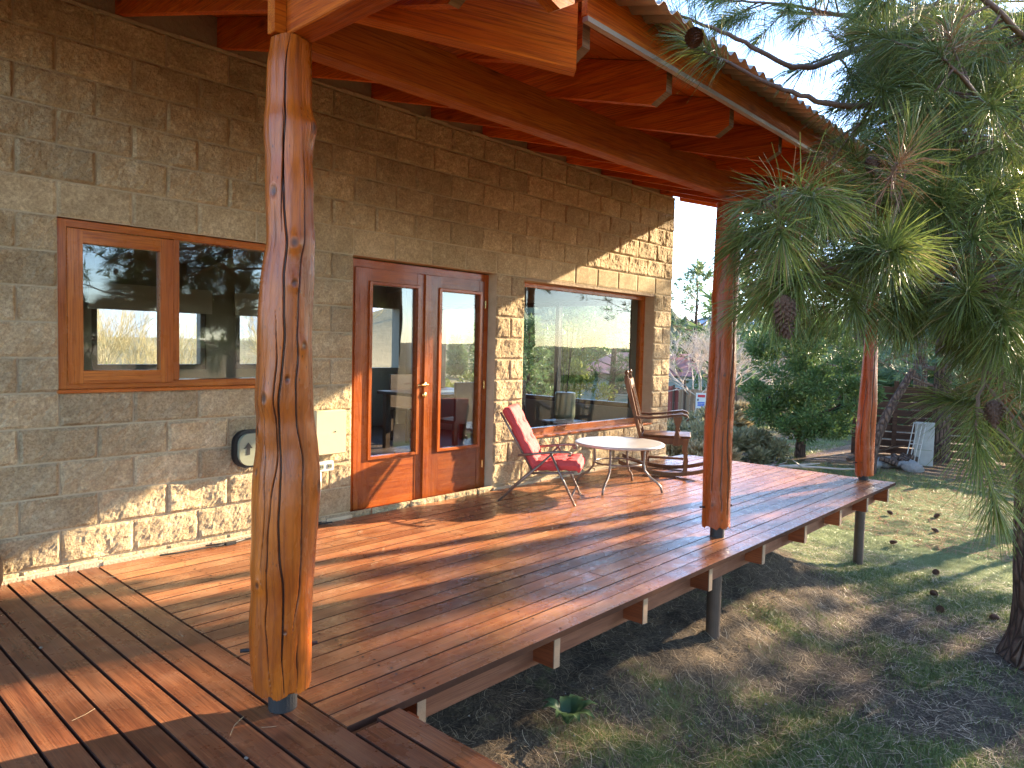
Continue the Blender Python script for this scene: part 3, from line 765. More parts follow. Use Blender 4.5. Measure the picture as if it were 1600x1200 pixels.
# side-roof rafters run along x, falling toward +x; first one sits by the valley tip
XE = .64
def rx(x): return 2.445 + SL*(XE-x)
mb = MB(); xs0 = -2.6; ch = .075
mb.prism([(xs0, 0, rx(xs0)), (XE-ch, 0, rx(XE-ch)), (XE, 0, rx(XE)+ch*.85), (XE, 0, rx(XE)+HR), (xs0, 0, rx(xs0)+HR)], (0, .048, 0))
meX = mb.mesh('side_rafter', M_BEAM); meX.materials.append(M_ENDG)
for pl in meX.polygons:
    if pl.center.x > XE-.06 and abs(pl.normal.y) < .5 and pl.normal.z < .6: pl.material_index = 1
for k in range(6): link('side_rafter', meX, roof, (0, -3.17-.6*k, 0))
# soffit boards lying on the rafters (main slope)
zt = HR+.004
def valley_x(y): return -2.2 - (-y)*-1 if False else (-2.2 + (-y))
nbd = 26
for i in range(nbd):
    y1 = .30 - i*(3.30/nbd); y0 = y1-(3.30/nbd)+.004
    xa = -2.24+max(0, -y0)*1.0
    xa = min(xa, .80)
    mb = MB(); mb.add([(xa, y0, rz(y0)+zt), (7.72, y0, rz(y0)+zt), (7.72, y1, rz(y1)+zt), (xa, y1, rz(y1)+zt),
                       (xa, y0, rz(y0)+zt+.018), (7.72, y0, rz(y0)+zt+.018), (7.72, y1, rz(y1)+zt+.018), (xa, y1, rz(y1)+zt+.018)],
                      [(0,1,2,3), (4,5,6,7), (0,1,5,4), (1,2,6,5), (2,3,7,6), (3,0,4,7)])
    mb.build('soffit_board', M_SOFFIT, roof)
mb = MB()   # side slope sheathing
def sx(x): return rx(x)+zt
mb.add([(.72, -6.7, sx(.72)), (.72, -3.02, sx(.72)), (-2.24, 0.0, sx(-2.24)), (-2.8, 0, sx(-2.8)), (-2.8, -6.7, sx(-2.8))], [(0, 1, 2, 3, 4)])
mb.add([(.72, -6.7, sx(.72)+.02), (.72, -3.02, sx(.72)+.02), (-2.24, 0.0, sx(-2.24)+.02), (-2.8, 0, sx(-2.8)+.02), (-2.8, -6.7, sx(-2.8)+.02)], [(0, 1, 2, 3, 4)])
mb.build('side_sheathing', M_SOFFIT, roof)
# fascia, pale flashing, corrugated sheet
zf = rz(EY)+HR-.08
MB().box((.86, EY-.075, zf+.02), (7.74, EY-.050, zf+.145), bev=.003).build('fascia', M_BEAM, roof)
MB().box((.86, EY-.080, zf+.0), (7.74, EY-.055, zf+.0185)).build('flashing', M_ROOFM, roof)
MB().box((.70, -6.7, sx(.72)-.06), (.725, EY-.08, sx(.72)+.06), bev=.003).build('fascia', M_BEAMY, roof)
MB().box((7.722, EY-.05, 0), (7.75, .3, .14)).mesh('x', M_BEAMY)
mb = MB(); mb.prism([(7.722, EY-.05, rz(EY)+HR-.04), (7.722, .3, rz(.3)+HR-.04), (7.722, .3, rz(.3)+HR+.06), (7.722, EY-.05, rz(EY)+HR+.06)], (.028, 0, 0)); mb.build('barge_board', M_BEAMY, roof)
def corrugated(x0, x1, y0, y1, zfun, along='x', pitch_=.0762, amp=.010):
    n = int((x1-x0)/pitch_*8); V = []; Fs = []
    for i in range(n+1):
        s = x0+(x1-x0)*i/n; w = amp*math.sin(2*math.pi*s/pitch_)
        for th in (0, .0012):
            for q in (y0, y1): V.append((s, q, zfun(s, q)+w+th) if along == 'x' else (q, s, zfun(q, s)+w+th))
    for i in range(n):
        a_ = i*4; b_ = a_+4
        Fs += [(a_, b_, b_+1, a_+1), (a_+2, a_+3, b_+3, b_+2), (a_, a_+2, b_+2, b_), (a_+1, b_+1, b_+3, a_+3)]
    return V, Fs
V, Fs = corrugated(.84, 7.80, EY-.25, .3, lambda x, y: rz(y)+HR+.078, 'x', .098, .015)
MB().add(V, Fs).build('corrugated_sheet', M_ROOFM, roof)
V, Fs = corrugated(-6.8, -3.16, -2.9, .84, lambda x, y: sx(x)+.06, 'y')
MB().add(V, Fs).build('corrugated_sheet', M_ROOFM, roof)
# house roof above the rooms
mb = MB(); mb.add([(WX0-.3, .3, 3.62), (7.75, .3, 3.62), (7.75, 5.6, 3.3), (WX0-.3, 5.6, 3.3), (WX0-.3, .3, 3.70), (7.75, .3, 3.70), (7.75, 5.6, 3.38), (WX0-.3, 5.6, 3.38)],
    [(0,1,2,3), (4,5,6,7), (0,1,5,4), (1,2,6,5), (2,3,7,6), (3,0,4,7)]); mb.build('roof', M_ROOFM, house)

# ------------------------------------------------------------------ red folding chair
def chair():
    o = thing('folding_chair', 'red cushioned metal folding chair on the deck beside the glass table', 'chair', (3.254+.2215*.0+.0, -.411, 0), math.atan2(-.8526, .5225))
    # local: X forward, Y left (far side = +.50), origin at the near rear foot
    W = .50
    for y in (0, W):
        MB().tube([(0, y, .012), (.47, y, .455)], .0105, 8).build('rear_leg', M_TUBE, o, smooth=True)
        MB().tube([(.675, y, .012), (.455, y, .455)], .0105, 8).build('front_leg', M_TUBE, o, smooth=True)
        mb = MB(); mb.tube([(.17, y, .425), (.35, y, .450), (.50, y, .470), (.60, y, .475), (.635, y, .465), (.63, y, .447), (.60, y, .445)], .011, 8); mb.build('armrest', M_TUBE, o, smooth=True)
        mb = MB(); mb.tube([(.31, y+(.03 if y == 0 else -.03), .26), (.10, y+(.03 if y == 0 else -.03), .62), (.0, y+(.03 if y == 0 else -.03), .79)], .010, 8)
        mb.tube([(.27, y+(.03 if y == 0 else -.03), .27), (.66, y+(.03 if y == 0 else -.03), .29)], .010, 8); mb.build('side_rail', M_TUBE, o, smooth=True)
    MB().tube([(.60, 0, .10), (.60, W, .10)], .009, 8).build('stretcher', M_TUBE, o, smooth=True) if False else MB().tube([(.64, 0, .09), (.64, W, .09)], .009, 8).build('stretcher', M_TUBE, o, smooth=True)
    MB().tube([(.05, 0, .055), (.05, W, .055)], .009, 8).build('stretcher', M_TUBE, o, smooth=True)
    # cushions: puffed, tufted
    def cushion(L, w, th, tufts, edge=.04, seed=0):
        nu, nv = 44, 30; V = []
        for side in (1, -1):
            for i in range(nu+1):
                for j in range(nv+1):
                    u, v_ = i/nu*L, j/nv*w
                    e = min(u, L-u, v_, w-v_); f = math.sqrt(max(0, 1-(1-min(1, e/edge))**2))
                    d = 1.0
                    for (a_, b_) in tufts: d -= .62*math.exp(-((u-a_)**2+(v_-b_)**2)/(.028**2))
                    d -= .16*math.exp(-min((u-a_)**2 for a_, b_ in tufts)/(.02**2))
                    d += .14*noise.noise(Vector((u*9, v_*9, seed+side)))
                    V.append((u, v_, side*th/2*f*max(.1, d)))
        n1_ = (nu+1)*(nv+1); id_ = np.arange(n1_).reshape(nu+1, nv+1)
        q = np.stack([id_[:-1, :-1], id_[1:, :-1], id_[1:, 1:], id_[:-1, 1:]], -1).reshape(-1, 4)
        return V, [tuple(x) for x in q] + [tuple(x+n1_)[::-1] for x in q]
    tb = [(a_, b_) for a_ in (.13, .29, .45) for b_ in (.12, .34)]
    V, Fs = cushion(.62, .46, .085, tb, seed=1)
    d = Vector((-.30, 0, .56)).normalized(); nrm_ = Vector((d.z, 0, -d.x))
    Vt = [Vector((.335, .02, .29)) + d*a_ + Vector((0, 1, 0))*b_ + nrm_*(c_-.005) for a_, b_, c_ in V]
    MB().add(Vt, Fs).build('back_cushion', M_CUSH, o, smooth=True)
    V, Fs = cushion(.44, .46, .095, [(.14, .12), (.14, .34), (.30, .12), (.30, .34)], seed=5)
    Vt = [Vector((.28+a_, .02+b_, .335+.05*a_-(.02 if a_ > .4 else 0)+c_)) for a_, b_, c_ in V]
    MB().add(Vt, Fs).build('seat_cushion', M_CUSH, o, smooth=True)
chair()
# ------------------------------------------------------------------ round glass table
tb = thing('round_table', 'low round glass topped patio table with curved metal legs', 'table', (4.60, -.76, 0))
ZT = .455
MB().lathe([(.0, ZT-.006), (.405, ZT-.006), (.405, ZT), (.0, ZT)], 64).build('glass_top', M_TGLASS, tb)
MB().lathe([(.404, ZT-.022), (.424, ZT-.022), (.434, ZT-.014), (.434, ZT-.002), (.426, ZT+.004), (.404, ZT+.002)], 64).build('rim', simple('rim_metal', (.45, .42, .38), .35, .3), tb, smooth=True)
for k in range(4):
    a = math.atan2(-.12, -.45)+k*math.pi/2
    d = Vector((math.cos(a), math.sin(a), 0))
    mb = MB(); P = [(.26, .435), (.255, .36), (.25, .27), (.265, .20), (.32, .14), (.385, .10), (.425, .06), (.44, .005)]
    mb.tube([d*r_+Vector((0, 0, z_)) for r_, z_ in P], .0115, 8); mb.build('leg', M_TUBE, tb, smooth=True)
mb = MB(); pts = [(.24*math.cos(2*math.pi*i/32), .24*math.sin(2*math.pi*i/32), .26) for i in range(33)]
mb.tube(pts, .008, 6, cap=False); pts = [(.27*math.cos(2*math.pi*i/32), .27*math.sin(2*math.pi*i/32), .432) for i in range(33)]; mb.tube(pts, .009, 6, cap=False)
mb.build('ring_brace', M_TUBE, tb, smooth=True)
# ------------------------------------------------------------------ rocking chair
rk = thing('rocking_chair', 'dark wooden rocking chair with curved arms facing the yard near the big window', 'rocking chair', (5.79, -.585, 0), R(-61))
def arc_rocker(y):
    P = []; n = 18; Rr = 1.35
    top = []; bot = []
    for i in range(n+1):
        x = -.50+1.02*i/n; z = Rr-math.sqrt(Rr*Rr-(x-.02)**2)
        bot.append((x, y-.018, z+.002)); top.append((x, y-.018, z+.045))
    mb = MB()
    for i in range(n):
        mb.prism([bot[i], bot[i+1], top[i+1], top[i]], (0, .036, 0))
    return mb.build('rocker', M_ROCK, rk)
for y in (-.25, .25):
    arc_rocker(y)
    MB().prism([(.19, y-.02, .05), (.235, y-.02, .05), (.245, y-.02, .18), (.225, y-.02, .28), (.245, y-.02, .42), (.18, y-.02, .42), (.175, y-.02, .30), (.20, y-.02, .2)], (0, .04, 0)).build('front_leg', M_ROCK, rk)
    MB().prism([(-.24, y-.018, .07), (-.19, y-.018, .07), (-.20, y-.018, .40), (-.26, y-.018, .43), (-.42, y-.018, 1.06), (-.465, y-.018, 1.06), (-.46, y-.018, 1.0), (-.285, y-.018, .40)], (0, .036, 0)).build('back_post', M_ROCK, rk)
    mb = MB(); mb.lathe([(.012, 0), (.024, .015), (.012, .03), (.026, .05), (.018, .075), (.004, .085)], 10, c=(-.443, y, 1.055)); mb.build('finial', M_ROCK, rk, smooth=True)
    # arm: curved slab
    P = [(-.335, .63), (-.2, .625), (-.05, .64), (.08, .665), (.17, .675), (.22, .66), (.235, .63), (.21, .615)]
    mb = MB()
    for (a0, b0), (a1, b1) in zip(P, P[1:]): mb.prism([(a0, y-.035, b0-.012), (a1, y-.035, b1-.012), (a1, y-.035, b1+.012), (a0, y-.035, b0+.012)], (0, .07, 0))
    mb.build('armrest', M_ROCK, rk)
    MB().prism([(.055, y-.016, .34), (.13, y-.016, .34), (.135, y-.016, .42), (.11, y-.016, .50), (.15, y-.016, .655), (.05, y-.016, .65), (.085, y-.016, .52), (.065, y-.016, .43)], (0, .032, 0), ).build('arm_support', M_ROCK, rk, loc=(.02, (-.03 if y < 0 else .03), 0))
    MB().box((-.25, y-.016, .352), (.23, y+.016, .415)).build('side_rail', M_ROCK, rk)
MB().box((-.26, -.235, .418), (.265, .235, .44), bev=.008).build('seat', M_ROCK, rk)
def back_rail(t, h):
    x0 = -.265-.155*(t-.43)/.63
    return MB().prism([(x0-.01, -.235, t), (x0+.012, -.235, t), (x0+.012-.25*h, -.235, t+h), (x0-.01-.25*h, -.235, t+h)], (0, .47, 0)).build('back_rail', M_ROCK, rk)
back_rail(.94, .10); back_rail(.50, .05)
for i in range(5):
    y = -.16+.08*i
    MB().tube([(-.275, y, .52), (-.39, y, .97)], [.012, .009], 6).build('spindle', M_ROCK, rk)
for z_, x_ in ((.14, .21), (.16, -.21)): MB().box((x_-.015, -.235, z_), (x_+.015, .235, z_+.03)).build('stretcher', M_ROCK, rk)
MB().box((-.2, -.22, .105), (-.04, .22, .12)).build('stretcher', M_ROCK, rk) if False else None
MB().box((-.19, -.015, .15), (.20, .015, .175)).build('stretcher', M_ROCK, rk)

# interior furniture seen through the panes
tbl = thing('dining_table', 'dark interior table with papers seen through the right door pane', 'table', (5.3, 2.5, 0))
MB().box((-.8, -.5, .70), (.8, .5, .74), bev=.005).build('top', M_DARKW, tbl)
for sx_, sy_ in ((-.7, -.42), (.7, -.42), (-.7, .42), (.7, .42)): MB().box((sx_-.035, sy_-.035, -.02), (sx_+.035, sy_+.035, .70)).build('leg', M_DARKW, tbl)
tag(MB().box((4.9, 2.2, .742), (5.3, 2.5, .75)).build('paper', M_WHITE), 'white papers lying on the table inside the house', 'papers')
for i, (x, y, r_) in enumerate(((4.75, 1.75, 90), (5.6, 1.75, 95), (5.3, 3.3, -90))):
    c_ = thing('dining_chair', ['dark dining chair at the near side of the indoor table', 'dark dining chair beside it nearer the end window', 'dark dining chair behind the indoor table'][i], 'chair', (x, y, 0), R(r_), 'indoor dining chairs')
    MB().box((-.2, -.2, .42), (.2, .2, .46)).build('seat', M_DARKW, c_); MB().box((-.22, -.2, .46), (-.18, .2, .92)).build('backrest', M_DARKW, c_)
    for a, b in ((-.18, -.18), (.18, -.18), (-.18, .18), (.18, .18)): MB().box((a-.02, b-.02, -.02), (a+.02, b+.02, .42)).build('leg', M_DARKW, c_)
vs = thing('vase', 'grey vase with tall dark stems on a stool seen through the big window', 'vase', (5.9, .95, .0))
MB().box((-.2, -.2, .40), (.2, .2, .44)).build('stand', M_DARKW, vs)
for a, b in ((-.17, -.17), (.17, -.17), (-.17, .17), (.17, .17)): MB().box((a-.015, b-.015, -.02), (a+.015, b+.015, .40)).build('stand_leg', M_DARKW, vs)
MB().lathe([(.11, .44), (.13, .5), (.13, .78), (.125, .80), (.115, .80)], 20).build('pot', M_VENT, vs, smooth=True)
for i in range(6):
    a = rnd.uniform(-.3, .3); b = rnd.uniform(-.25, .25)
    MB().tube([(a*.1, b*.1, .75), (a*.3, b*.3, 1.1), (a*.7, b*.6, 1.6+.2*rnd.random())], [.005, .004, .003], 5).build('stem', M_BLACK, vs)

# ------------------------------------------------------------------ foliage machinery
def needles(base, axis, n, L, w, spread=(25, 80), shoot=.2, droop=.25, seg=2, flat=0.0, r_=rng):
    """base (k,3) shoot bottoms, axis (k,3) unit; returns V,F of ribbons"""
    k = len(base); B = np.repeat(base, n, 0); A = np.repeat(axis, n, 0); N = k*n
    t_ = r_.random(N)**.8
    P0 = B + A*(t_*(shoot if np.isscalar(shoot) else np.repeat(shoot, n)))[:, None]
    rv = unit(r_.normal(size=(N, 3))); rad = unit(rv - (rv*A).sum(1, keepdims=True)*A)
    th = np.radians(spread[1] + (spread[0]-spread[1])*t_**1.3 + r_.normal(size=N)*9)
    D = A*np.cos(th)[:, None] + rad*np.sin(th)[:, None]
    D[:, 2] -= droop*.35; D = unit(D)
    Ln = L*(.7+.4*r_.random(N))
    side = unit(np.cross(D, unit(r_.normal(size=(N, 3)))))*w/2
    if seg == 1:
        P1 = P0 + D*Ln[:, None]
        V = np.stack([P0-side, P0+side, P1+side*.5, P1-side*.5], 1).reshape(-1, 3)
        F = np.arange(N*4).reshape(N, 4)
    else:
        g_ = np.array([0, 0, -1.0])
        Pm = P0 + D*(Ln*.5)[:, None]
        D2 = unit(D + g_*(droop*(1-np.abs(D[:, 2:3])*.5)))
        P1 = Pm + D2*(Ln*.5)[:, None]
        V = np.stack([P0-side, P0+side, Pm+side, Pm-side, P1+side*.4, P1-side*.4], 1).reshape(-1, 3)
        b = np.arange(N)*6
        F = np.concatenate([np.stack([b, b+1, b+2, b+3], 1), np.stack([b+3, b+2, b+4, b+5], 1)])
    return V, F
def catmull(P, n):
    P = [Vector(q) for q in P]; P = [P[0]*2-P[1]] + P + [P[-1]*2-P[-2]]; out = []
    for i in range(1, len(P)-2):
        for j in range(n):
            t_ = j/n; a, b, c_, d = P[i-1], P[i], P[i+1], P[i+2]
            out.append(.5*((2*b)+(c_-a)*t_+(2*a-5*b+4*c_-d)*t_*t_+(3*b-a-3*c_+d)*t_**3))
    out.append(P[-2]); return out
def rv3(s=1.0): return Vector((rnd.gauss(0, 1), rnd.gauss(0, 1), rnd.gauss(0, 1)))*s

def cone_mesh(L=.10, Rm=.038):
    mb = MB(); mb.lathe([(.006, 0), (Rm*.55, L*.12), (Rm*.7, L*.35), (Rm*.55, L*.65), (Rm*.25, L*.92), (.003, L)], 8)
    n = 95; ga = 2.399963
    for i in range(n):
        u = (i+.5)/n; z = L*(.03+.95*u); rr = Rm*(math.sin(math.pi*min(1, (u*.86+.12)))**.75); a = i*ga
        d = Vector((math.cos(a), math.sin(a), 0)); s = Vector((-d.y, d.x, 0)); wv = .0085*(1-u*.45)
        q0 = d*rr*.45+Vector((0, 0, z)); q1 = d*(rr*1.0)+Vector((0, 0, z+.006))
        mb.add([q0-s*wv*.6, q0+s*wv*.6, q1+s*wv, q1-s*wv, q1+d*.004+Vector((0, 0, .006)), q0+Vector((0, 0, -.004))],
               [(0, 1, 2, 3), (3, 2, 4), (0, 3, 5), (1, 5, 2), (5, 3, 2)])
    return mb.mesh('pine_cone', M_CONE)
ME_CONE = cone_mesh()

# ------------------------------------------------------------------ main pine (trunk beside the deck, boughs overhanging it)
T1 = thing('pine_tree', 'big long needled pine at the yard edge whose boughs with cones hang over the deck', 'tree', (5.50, -4.17, -.95))
T1v = Vector((5.50, -4.17, -.95))
# trunk with flare
def trunk_np(parent, pts, rads, nseg, seed, mat, name='trunk', amp=.07):
    pts = catmull(pts, 14); n = len(pts); rr = np.interp(np.linspace(0, 1, n), np.linspace(0, 1, len(rads)), rads)
    V = np.zeros((n, nseg, 3))
    for i, p_ in enumerate(pts):
        for k in range(nseg):
            th = 2*math.pi*k/nseg
            fl = 1+amp*noise.fractal(Vector((math.cos(th)*1.8, math.sin(th)*1.8, p_.z*1.3+seed)), .9, 2, 4)
            if i < 8: fl += .18*(1-i/8)*max(0, math.sin(th*4+seed))
            V[i, k] = (p_.x+rr[i]*fl*math.cos(th), p_.y+rr[i]*fl*math.sin(th), p_.z)
    id_ = np.arange(n*nseg).reshape(n, nseg); nx_ = np.roll(id_, -1, 1)
    return npmesh(name, V.reshape(-1, 3), np.stack([id_[:-1], nx_[:-1], nx_[1:], id_[1:]], -1).reshape(-1, 4), mat, parent, smooth=True)
trunk_np(T1, [(0, 0, -.15), (0, 0, .25), (.04, .06, 1.3), (.12, .12, 3), (.15, .1, 6), (.1, 0, 11)], [.46, .30, .26, .235, .16, .03], 64, 3.3, M_BARK)

def tr(p_): return Vector(p_) - T1v
bough_px = [   # (px, py, distance) -> real positions around the tree, thickness at the base
    ([(1700,330,4.6),(1600,185,3.7),(1475,190,3.25),(1400,165,3.0),(1300,162,2.85),(1200,130,2.8),(1100,80,2.75)], .022, 1.0),
    ([(1720,60,4.8),(1480,10,3.7),(1345,75,3.2),(1250,105,3.0),(1150,60,2.9),(1050,20,2.9)], .020, .9),
    ([(1720,420,4.6),(1560,372,3.1),(1470,372,2.7),(1400,400,2.45),(1320,310,2.3),(1250,295,2.2),(1195,315,2.12)], .017, 1.25),
    ([(1720,480,4.4),(1540,400,2.9),(1420,405,2.55),(1350,440,2.4),(1290,420,2.3),(1220,440,2.25)], .015, 1.25),
    ([(1740,380,4.4),(1620,400,2.9),(1560,520,2.5),(1530,620,2.35),(1525,690,2.3)], .013, 1.2),
    ([(1720,300,4.4),(1600,240,3.0),(1520,140,2.7),(1470,90,2.6)], .016, 1.1),
    ([(1720,200,4.6),(1600,60,3.0),(1500,-30,2.8),(1400,-60,2.8)], .016, 1.0),
    ([(1730,420,4.4),(1640,470,2.8),(1570,450,2.5),(1500,480,2.4)], .012, 1.1),
    ([(1600,185,3.7),(1540,230,3.3),(1450,260,3.1),(1380,300,3.0),(1340,260,3.0)], .012, 1.0),
    ([(1700,150,5.2),(1560,120,4.6),(1450,130,4.2),(1350,190,4.0),(1290,230,4.0)], .020, .9),
    ([(1700,20,5.2),(1500,60,4.8),(1380,40,4.5),(1250,10,4.3),(1130,0,4.2)], .020, .9),
    ([(1740,560,4.6),(1660,620,3.0),(1590,650,2.7)], .010, .9),
    ([(1650,480,5.5),(1560,440,5.2),(1490,400,5.0),(1430,360,5.0)], .03, 1.2),
    ([(1650,560,5.5),(1580,520,5.0),(1520,470,4.7),(1470,450,4.6)], .03, 1.2),
    ([(1650,330,5.5),(1570,280,5.4),(1480,260,5.4),(1400,270,5.6)], .03, 1.2),
]
def pix(q):
    d = Vector(q)+T1v-CAM; z_ = d.dot(FWD); return 800+FPX*d.dot(RGT)/z_, 600-FPX*d.dot(UPV)/z_, z_
def blocked(q):   # keep the eaves line of the roof clear of twigs, as pruned in the garden
    px, py, z_ = pix(q); e = 40+.597*(px-985)
    if (1285 < px < 1495 and py > 500) or (px <= 1285 and py > 485): return True
    return px < 1330 and py > e-90 and not (px > 1165 and py > 270)
sb, sa, sl_ = [], [], []; wood_mb = MB(); bough_mb = MB(); db, da = [], []; cone_at = []
for pts, r0_, dens in bough_px:
    P = catmull([tr(at(*q)) for q in pts], 8)
    P = [q+rv3(.0025) for q in P]
    n = len(P); bough_mb.tube(P, [r0_*(1-.75*i/n) for i in range(n)], 8, wob=.12)
    dist = 0; nxt = .35
    Ltot = sum((b-a).length for a, b in zip(P, P[1:])); acc = 0
    for a, b in zip(P, P[1:]):
        acc += (b-a).length
        if acc < Ltot*.30 and r0_ > .011: continue
        step = (b-a).length; cnt = step*dens*19
        cnt = int(cnt)+(rnd.random() < cnt % 1)
        d = (b-a).normalized()
        for _ in range(cnt):
            s = rv3(); s = (s-s.dot(d)*d).normalized()
            tw = (s*rnd.uniform(.7, 1.1)+d*rnd.uniform(.3, .9)+Vector((0, 0, rnd.uniform(-.75, .15)))).normalized()
            if blocked(a): continue
            Lt = rnd.uniform(.08, .34); m0 = a.lerp(b, rnd.random()); m1 = m0+tw*Lt*.6; m2 = m1+(tw+Vector((0, 0, -.15))+d*.2).normalized()*Lt*.4
            if blocked(m2+tw*.06): continue
            wood_mb.tube([m0, m1, m2], [.006, .005, .004], 5)
            if rnd.random() < .06: db.append(m1); da.append(tw)
            else: sb.append(m1); sa.append((m2-m1).normalized())
    d = (P[-1]-P[-4]).normalized(); sb.append(P[-1]-d*.12); sa.append(d)
sb = np.array([tuple(x) for x in sb]); sa = np.array([tuple(x) for x in sa])
print('main tufts', len(sb))
bough_mb.build('bough', M_TWIG, T1, smooth=True); tag(wood_mb.build('twig', M_TWIG, T1), kind='stuff')
V, Fq = needles(sb, sa, 165, .185, .0026, (16, 74), .17, .42)
npmesh('needles', V, Fq, M_NEED, T1)
if db:
    V, Fq = needles(np.array([tuple(x) for x in db]), np.array([tuple(x) for x in da]), 110, .16, .0018, (30, 110), .10, .5)
    npmesh('dead_needles', V, Fq, M_DEAD, T1)
# cut branch stub at the right
p0, p1 = tr(at(1555, 262, 3.5)), tr(at(1650, 350, 3.7)); MB().tube([p0, p1], [.036, .040], 12).build('cut_branch_stub', m_bark('red_bark', (.30, .12, .06), (.12, .05, .03), 1.5), T1)
for (px, py, d, s, a) in ((1087, 45, 2.75, 1.0, 0), (1412, 165, 2.95, .95, 1), (1422, 232, 2.95, .9, 2), (1220, 462, 2.15, 1.0, 1.5), (1214, 487, 2.2, .95, 0), (1550, 428, 2.5, .95, 2), (1358, 245, 2.9, .9, 1), (1550, 625, 2.35, .9, 0)):
    o = link('pine_cone', ME_CONE, T1, tr(at(px, py, d-.22)), (R(rnd.uniform(120, 200)), R(rnd.uniform(-30, 30)), a)); o.scale = (s*.82,)*3

def pine(name, label, base, H, crown0, R0, nlimb, tuft, L, w, mat, per=45, trunk_r=.16, seed=1, group=None, shape='cone', up=.15, droop=.15, keep=None, tpl=9):
    rr = random.Random(seed); root = thing(name, label, 'tree', base, 0, group)
    nr = np.random.default_rng(seed)
    lean = Vector((rr.uniform(-.03, .03), rr.uniform(-.03, .03), 1))
    MB().tube([lean*(H*q-.2) for q in (0, .1, .3, .6, .85, 1.0)], [trunk_r*1.3, trunk_r, trunk_r*.9, trunk_r*.6, trunk_r*.3, .01], 10, wob=.06).build('trunk', M_BARK, root)
    lm = MB(); B = []; A = []
    for i in range(nlimb):
        f = (i+rr.random())/nlimb; z = crown0+(H-crown0)*f
        rad = R0*((1-f)**.75 if shape == 'cone' else math.sin(math.pi*min(1, .12+f*.86))**.6)*rr.uniform(.65, 1.15)+.1
        a = i*2.4+rr.uniform(-.5, .5)
        d = Vector((math.cos(a), math.sin(a), up+.5*f*rr.random())).normalized()
        p_ = lean*z; P = [p_]; q = d.copy()
        for s in range(4):
            q = (q+Vector((rr.uniform(-.25, .25), rr.uniform(-.25, .25), rr.uniform(-.15, .22)))).normalized(); P.append(P[-1]+q*rad/4)
        lm.tube(P, [trunk_r*.22*(1-f*.6), trunk_r*.17, trunk_r*.13, trunk_r*.09, .006], 5)
        for _ in range(tpl):
            s = rr.uniform(.25, 1.0)*4; k = min(3, int(s)); pt = P[k].lerp(P[k+1], s-k)
            e = (q*.6+Vector((rr.gauss(0, .6), rr.gauss(0, .6), rr.gauss(.25, .4)))).normalized()
            t0 = pt+e*rad*rr.uniform(.05, .28); lm.tube([pt, t0], [.008, .005], 4, cap=False)
            B.append(tuple(t0)); A.append(tuple(e))
    lm.build('branches', M_TWIG, root)
    B = np.array(B); A = np.array(A)
    V, Fq = needles(B, A, per, L, w, (15, 85), tuft, droop, 1 if L < .16 else 2, r_=nr)
    npmesh('crown', V, Fq, mat, root)
    return root
# upper crown of the main pine (mostly above the frame, shades the walkway)
rr_ = random.Random(5); B = []; A = []; lm = MB()
for i in range(40):
    f = (i+.5)/40; z = 4.3+6.8*f; rad = 2.6*(1-f)**.7+.3; a = i*2.4+.4
    P = [Vector((.12, .08, z))]; q = Vector((math.cos(a), math.sin(a), .15))
    for s in range(4): q = (q+Vector((rr_.uniform(-.2, .2), rr_.uniform(-.2, .2), rr_.uniform(-.15, .15)))).normalized(); P.append(P[-1]+q*rad/4)
    lm.tube(P, [.05*(1-f*.6), .04, .03, .02, .01], 6)
    for _ in range(12):
        s = rr_.uniform(1.2, 4); k = min(3, int(s)); pt = P[k].lerp(P[k+1], s-k); e = (q+Vector((rr_.gauss(0, .7), rr_.gauss(0, .7), rr_.gauss(.1, .4)))).normalized()
        B.append(tuple(pt+e*rad*.15)); A.append(tuple(e))
lm.build('upper_limbs', M_TWIG, T1)
V, Fq = needles(np.array(B), np.array(A), 60, .20, .005, (15, 85), .2, .2, 1); npmesh('upper_crown', V, Fq, M_NEED, T1)

GP = 'pines in the yard behind the deck'
def gz(x, y): return float(gh(x, y))
pine('pine_tree', 'blue green pine behind the farthest post with a straight grey trunk', (15.6, -1.3, gz(15.6, -1.3)), 9.0, 1.3, 1.8, 50, .25, .20, .008, M_NEEDB, 42, .17, 21, tpl=12)
pine('pine_tree', 'tall dark pine filling the upper corner behind the hanging boughs', (12.6, -3.9, gz(12.6, -3.9)), 10.5, 5.7, 2.4, 40, .25, .20, .007, M_NEEDB, 52, .15, 22, shape='round', tpl=11)
pine('pine_tree', 'pine between the two farther log posts with its top in the sky', (20.0, 1.6, gz(20, 1.6)), 8.5, 1.6, 2.6, 44, .25, .20, .012, M_NEEDB, 34, .16, 23, tpl=10)
pine('pine_tree', 'pine farthest toward the picture edge beyond the slatted fence', (19.5, -1.9, gz(19.5, -1.9)), 10, 1.6, 2.2, 44, .25, .22, .012, M_NEEDF, 34, .18, 24, tpl=10)
pine('pine_tree', 'sunlit pine standing behind the blue green one', (24.0, 1.0, gz(24, 1)), 11, 1.5, 3.2, 46, .3, .22, .014, M_NEEDF, 34, .2, 25, tpl=10)
pine('pine_tree', 'pine just outside the lawn whose shade falls across it', (12.5, -7.3, gz(12.5, -7.3)), 9.0, 3.6, 1.9, 40, .25, .2, .010, M_NEED, 40, .16, 26, tpl=10)
pine('pine_tree', 'low pine added out of sight beyond the big trunk to shade the lawn', (17.0, -5.5, gz(17, -5.5)), 5.0, .5, 2.0, 28, .25, .2, .012, M_NEEDF, 26, .12, 27, tpl=9, shape='round')  # added outside the view so its shade falls across the lawn
pine('pine_tree', 'slim taller pine added behind the low one to shade the deck front', (18.2, -6.7, gz(18.2, -6.7)), 8.8, 3.6, 1.5, 44, .25, .2, .014, M_NEEDF, 46, .14, 28, tpl=10, shape='round')  # unseen tree, placed and shaped to darken the front of the deck
